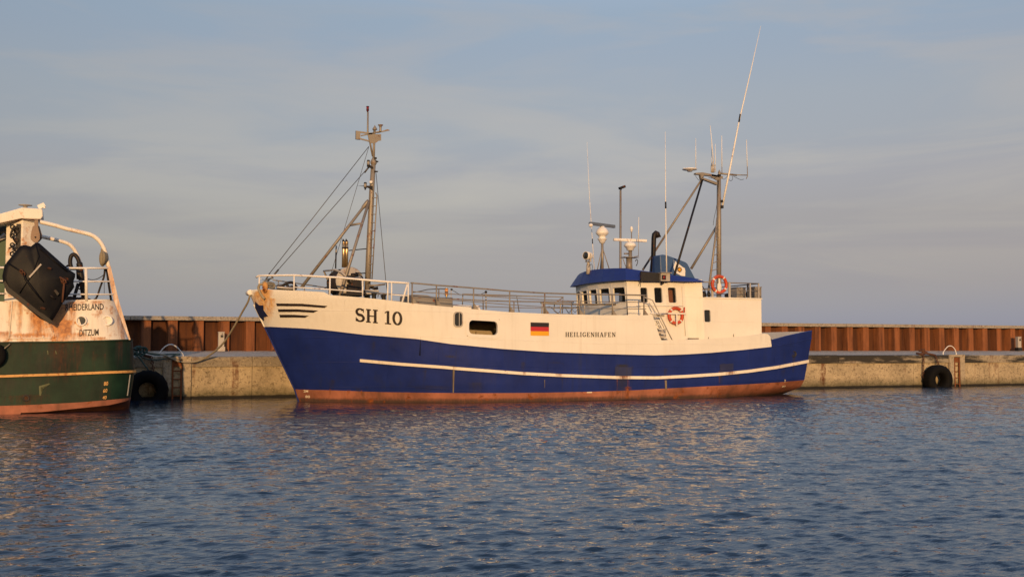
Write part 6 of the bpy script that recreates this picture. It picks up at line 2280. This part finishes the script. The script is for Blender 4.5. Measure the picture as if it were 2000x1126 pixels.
# otter board hanging over the rail: a thing of its own
def otter_board():
    Yd = 33.05
    q = [(39.7, 480), (45, 478.6), (50, 478.2), (56.4, 480), (60, 481), (63.5, 478.5), (69, 473.9), (73, 473), (77.2, 474.8), (105, 499.5), (133.6, 524.9), (147.2, 534.3), (146.6, 541), (144, 547), (143.6, 553), (145.4, 560), (133.6, 577), (123, 590.6), (116, 604), (108.6, 616.7), (98, 631.5), (77.6, 621.3), (45, 594.5), (12.5, 568.7), (6.3, 552), (4.2, 539.5), (8.4, 518.6), (14.6, 510)]
    o = thing('otter_board', 'big dark steel otter board hanging aslant over the green trawler rail', 'trawl door', P(75, 550, Yd))
    c = (76, 550)
    rings = []
    for k, d in ((1.0, 0.0), (.985, -.03), (.86, -.05), (.6, -.13), (.3, -.17)):
        rings.append([P(c[0] + (a - c[0]) * k, c[1] + (b - c[1]) * k, Yd + d) for a, b in q])
    mb = MB()
    n = len(q)
    vs = [V(p.x, p.y + .10, p.z) for p in rings[0]]
    for r in rings:
        vs += r
    vs.append(P(c[0], c[1], Yd - .18))
    fs = []
    for k in range(len(rings)):
        for i in range(n):
            fs.append((k * n + i, k * n + (i + 1) % n, (k + 1) * n + (i + 1) % n, (k + 1) * n + i))
    L = len(rings) * n
    fs += [(L + i, L + (i + 1) % n, L + n) for i in range(n)]
    fs.append(tuple(range(n)))
    mb.add(vs, fs, 0, True)
    mb.build('board_plate', M['door'], o)
    mb = MB()
    f = lambda a, b, d: P(a, b, Yd + d)
    mb.prism([f(6, 552, -.06), f(14, 571, -.06), f(98, 633, -.06), f(102, 626, -.06), f(18, 561, -.06), f(10, 548, -.06)], (0, .10, 0))
    mb.build('shoe_plate', M['dark'], o)
    mb = MB()
    mb.tube([f(15, 513, -.08), f(38, 528, -.13), f(46, 533, -.17)], .022, 6)
    mb.tube([f(46, 533, -.19), f(50, 545, -.2), (f(66, 566, -.19)), f(86, 590, -.12)], .03, 6)
    mb.tube([f(69, 474, -.03), f(76, 500, -.15), (f(62, 538, -.2)), f(38, 572, -.14)], .014, 6)
    mb.tube([f(78, 486, -.06), f(132, 530, -.06)], .02, 6)
    mb.build('stiffener', M['door'], o)
    mb = MB()
    for a, b in ((42, 530), (46, 534), (122, 547), (126, 549)):
        mb.torus(f(a, b, -.2), .055, .02, (.6, .5, .3), 14, 6)
    mb.tube([f(117, 541, -.12), f(124, 546, -.17), f(125, 556, -.17), f(123, 575, -.14), f(122, 590, -.10)], .03, 6)
    mb.torus(f(84, 602, -.14), .06, .018, (.2, .3, 1), 14, 6)
    mb.torus(f(97, 524, -.2), .05, .014, (.2, .3, 1), 14, 6)
    mb.build('shackle', M['chain'], o)
    mb = MB()
    mb.prism([f(56, 540, -.22), f(79, 514.5, -.19), f(81.5, 516.5, -.19), f(58.5, 542, -.22)], (0, .05, 0))
    mb.build('bright_strap', M['greyl'], o)
    mb = MB()
    mb.prism([f(105, 567, -.2), f(109, 565, -.2), f(116, 573, -.2), f(112, 577, -.2)], (0, .1, 0))
    mb.tube([f(98, 576, -.18), f(107, 583, -.16)], .025, 6)
    mb.build('bracket', M['dark'], o)
otter_board()

# ------------------------------------------------------------------ things on the quay
def tyre(px, label):
    c = P(px, 740, YQ - .25)
    c = V(c.x, YQ - .34, .34)
    o = thing('tyre_fender', label, 'tyre', c, 'tyre fenders on the quay wall')
    mb = MB()
    prof = [(.33, .17), (.30, .10), (.29, 0), (.30, -.10), (.33, -.17), (.42, -.22), (.56, -.23), (.66, -.20), (.705, -.15), (.715, -.05), (.715, .05), (.705, .15), (.66, .20), (.56, .23), (.42, .22), (.33, .17)]
    def mod(j, r):
        return 1.0 + (.022 if r > .69 and j % 4 < 2 else 0)
    prof = [(r, h * 1.35) for r, h in prof]
    mb.lathe(prof, c, (.04, 1, 0), 72, mod=mod)
    mb.build('tyre_body', M['rubber'], o)
    mb = MB()
    for k, (a, b) in enumerate((((c.x - .62, YQ - .06, 1.16), (c.x - .68, YQ - .10, .45)), ((c.x - .60, YQ - .06, 1.55), (c.x - .62, YQ - .06, 1.16)), ((c.x + .12, YQ - .06, 1.56), (c.x + .22, YQ - .2, 1.02)))):
        A, B = Vector(a), Vector(b)
        n = int((B - A).length / .085)
        for i in range(n):
            p = A.lerp(B, (i + .5) / n)
            mb.torus(p, .045, .017, (1, 0, 0) if i % 2 else (.1, 1, .2), 10, 6)
    mb.tube(bez([V(c.x - .75, YQ + .25, 1.62), V(c.x - .72, YQ + .1, 1.60), V(c.x - .6, YQ - .03, 1.54)], 4), .05, 6)
    mb.tube(bez([V(c.x - .70, YQ + .2, 1.60), V(c.x - .3, YQ + .12, 1.62), V(c.x + .12, YQ - .03, 1.54)], 5), .045, 6)
    mb.build('hanging_chain', M['chain'], o)
    return o
tyre(1829, 'black tyre fender left of the right hand quay ladder, half in the water')
tyre(288, 'black tyre fender in the shade between the green stern and the ladder')
mb = MB()
p = P(1803, 690, YQ + .3)
mb.lathe([(.11, 0), (.09, .02), (.07, .16), (.10, .24), (.10, .28), (0, .29)], V(p.x, YQ + .3, 1.55), (0, 0, 1), 14)
mb.tube(bez([V(p.x - .25, YQ + .3, 1.75), V(p.x, YQ + .28, 1.72), V(p.x + .2, YQ + .25, 1.66)], 4), .05, 6)
o = mb.build('mooring_bollard', M['chain'], org=V(p.x, YQ + .3, 1.55))
tag(o, 'small rusty mooring bollard on the quay edge above the right hand tyre', 'bollard')

def ladder(px0, px1, label):
    x0, x1 = P(px0, 740, YQ).x, P(px1, 740, YQ).x
    o = thing('quay_ladder', label, 'ladder', ((x0 + x1) / 2, YQ, 0), 'rusty ladders in the quay wall')
    w = x1 - x0
    pw = w * .30
    for a in (x0, x1 - pw):
        mb = MB()
        mb.box((a + pw / 2, YQ + .02, .55), (pw, .16, 2.02))
        mb.build('guide_pillar', M['pillar'], o, bevel=.02)
    mb = MB()
    mb.box(((x0 + x1) / 2, YQ + .03, 1.50), (w + .02, .20, .11))
    mb.build('pillar_cap', M['pillar'], o, bevel=.015)
    mb = MB()
    a, b = x0 + pw + .05, x1 - pw - .05
    for x in (a, b):
        mb.box((x, YQ - .02, .55), (.055, .05, 1.7))
    rl = mb.build('ladder_rails', M['ladder'], o)
    for k in range(5):
        mb = MB()
        z = .12 + k * .30
        mb.cyl((a, YQ - .02, z), (b, YQ - .02, z), .02, n=8)
        mb.build('rung', M['ladder'], o)
    mb = MB()
    mb.box(((a + b) / 2, YQ + .0, 1.30), (b - a, .02, .24))
    mb.build('back_plate', M['ladder'], o)
    return o
ladder(317.5, 373, 'rusty ladder between pale pillars just right of the shaded tyre')
ladder(1853.5, 1884, 'rusty ladder between pale pillars at the right, beside the sunlit tyre')
for pts, lab in (([(310, 692), (316, 683), (324, 675.5), (333, 672.2), (342, 675), (350, 682), (357.5, 692)], 'pale bent grab rail standing over the left hand ladder'), ([(1842, 688), (1846, 682), (1851, 676.5), (1856, 675), (1861, 677), (1865, 682), (1867.5, 689)], 'pale bent grab rail standing over the right hand ladder')):
    mb = MB()
    pp = bez([P(a, b, YQ + .35) for a, b in pts], 5)
    mb.tube(pp, .021, 8)
    base = V((pp[0].x + pp[-1].x) / 2, YQ + .35, 1.56)
    for p in (pp[0], pp[-1]):
        mb.cyl(V(p.x, p.y, 1.50), p, .028, n=8)
    o = mb.build('grab_rail', M['whitep'], org=base)
    tag(o, lab, 'grab rail', 'grab rails over the quay ladders')

def power_post(px, label):
    p = P(px, 685, YW - .55)
    x, y, z = p.x, YW - .55, 1.735
    o = thing('power_pedestal', label, 'power post', (x, y, z), 'power pedestals along the quay')
    mb = MB()
    mb.box((x, y, z + .48), (.24, .2, .60))
    mb.box((x, y, z + .79), (.27, .23, .03))
    mb.build('cabinet', M['greyl'], o, bevel=.01)
    mb = MB()
    mb.box((x, y, z + .09), (.30, .26, .18))
    mb.build('plinth', M['black' if px > 1000 else 'greyl'], o)
    mb = MB()
    mb.box((x + .02, y - .105, z + .62), (.11, .02, .10))
    mb.cyl((x + .03, y - .09, z + .72), (x + .03, y - .115, z + .72), .02, n=8)
    mb.build('socket', M['black'], o)
power_post(431.5, 'pale power pedestal by the rusty wall left of the trawler bow')
power_post(1989.5, 'pale power pedestal on a dark base at the far right')

def lamp_post():
    Y = YW - .9
    p = P(1211, 600, Y)
    t = P(1212, 372, Y)
    o = thing('lamp_post', 'slim grey lamp post with a small floodlight rising behind the wheelhouse', 'lamp post', (p.x, Y, 1.72))
    mb = MB()
    mb.tube([V(p.x, Y, 1.72), V(p.x + .02, Y, 4), V(t.x, Y, t.z)], [.085, .07, .05], 12)
    mb.lathe([(.14, 0), (.14, .03), (.09, .05)], V(p.x, Y, 1.72), (0, 0, 1), 14)
    mb.build('pole', M['galv'], o)
    mb = MB()
    c = P(1215, 366, Y)
    mb.box(c, (.30, .22, .12), rot=Matrix.Rotation(R(-22), 3, 'Y'))
    mb.cyl(V(t.x, Y, t.z), c, .03, n=8)
    mb.build('lamp_head', M['dark'], o, bevel=.02)
lamp_post()

# ------------------------------------------------------------------ mooring lines
pts = []
for px, py, Y in ((488, 577, YC - .2), (484, 590, YC + .0), (474, 607.6, YC + .35), (458.6, 635, YC + .9), (439, 666, YC + 1.7), (419.5, 685.7, YC + 2.4), (400, 698.5, 40.72), (384.5, 705, 40.85), (366, 707.2, 40.9), (349, 705, 40.92), (334, 699, 40.93), (322, 693.4, 41.0), (312, 691.5, 41.25), (300, 689.6, 41.7), (284, 688, 42.1)):
    pts.append(P(px, py, Y))
for p in pts[-4:]:
    p.z = max(p.z, 1.58)
mb = MB()
mb.tube(bez(pts, 5), .034, 8)
o = mb.build('mooring_line', M['rope'], org=pts[-1])
tag(o, 'thick pale mooring line sagging from the blue bow to the quay edge', 'rope')
mb = MB()
pts = [P(a, b, Y) for a, b, Y in ((250, 676, 38.6), (264, 681, 40.6), (276, 685.5, 41.0), (292, 690, 41.15), (306, 692.3, 41.2), (330, 691.5, 41.3), (352, 691.5, 41.45))]
for p in pts[3:]:
    p.z = max(p.z, 1.585)
mb.tube(bez(pts, 5), .030, 7)
pts = [P(a, b, Y) for a, b, Y in ((250, 681, 38.8), (266, 690, 40.9), (282, 699, 40.95), (300, 702, 40.98), (322, 700, 40.98), (340, 694, 41.02), (352, 692, 41.3))]
mb.tube(bez(pts, 5), .022, 7)
pts = [P(a, b, Y) for a, b, Y in ((262, 693, 40.7), (272, 698, 40.8), (283, 713, 40.8), (290, 722, 40.8))]
mb.tube(bez(pts, 5), .026, 7)
rr = random.Random(9)
for i in range(5):
    c = P(266 + i * 3.5, 684 + rr.uniform(-1, 3), 40.85)
    mb.torus(c, .13 + rr.uniform(0, .05), .028, (rr.uniform(-.5, .5), 1, rr.uniform(-.6, .6)), 16, 6)
o = mb.build('rope_bundle', M['ropeg'], org=P(268, 690, 41))
tag(o, 'tangled dark green ropes on the quay edge beside the green stern', 'rope')
o = None
def hull_tyre():
    c = HG.pt(-15, 694, .16)
    o = thing('tyre_fender', 'small black tyre hung on the green hull at the left edge', 'tyre', c, None)
    mb = MB()
    mb.torus(c, .26, .10, (0, 1, 0), 28, 10)
    mb.build('tyre_body', M['rubber'], o)
    mb = MB()
    mb.tube([HG.pt(2, 688, .1), HG.pt(9, 680, .1), HG.pt(20, 671, .06)], .018, 6)
    mb.build('lanyard', M['rope'], o)
hull_tyre()
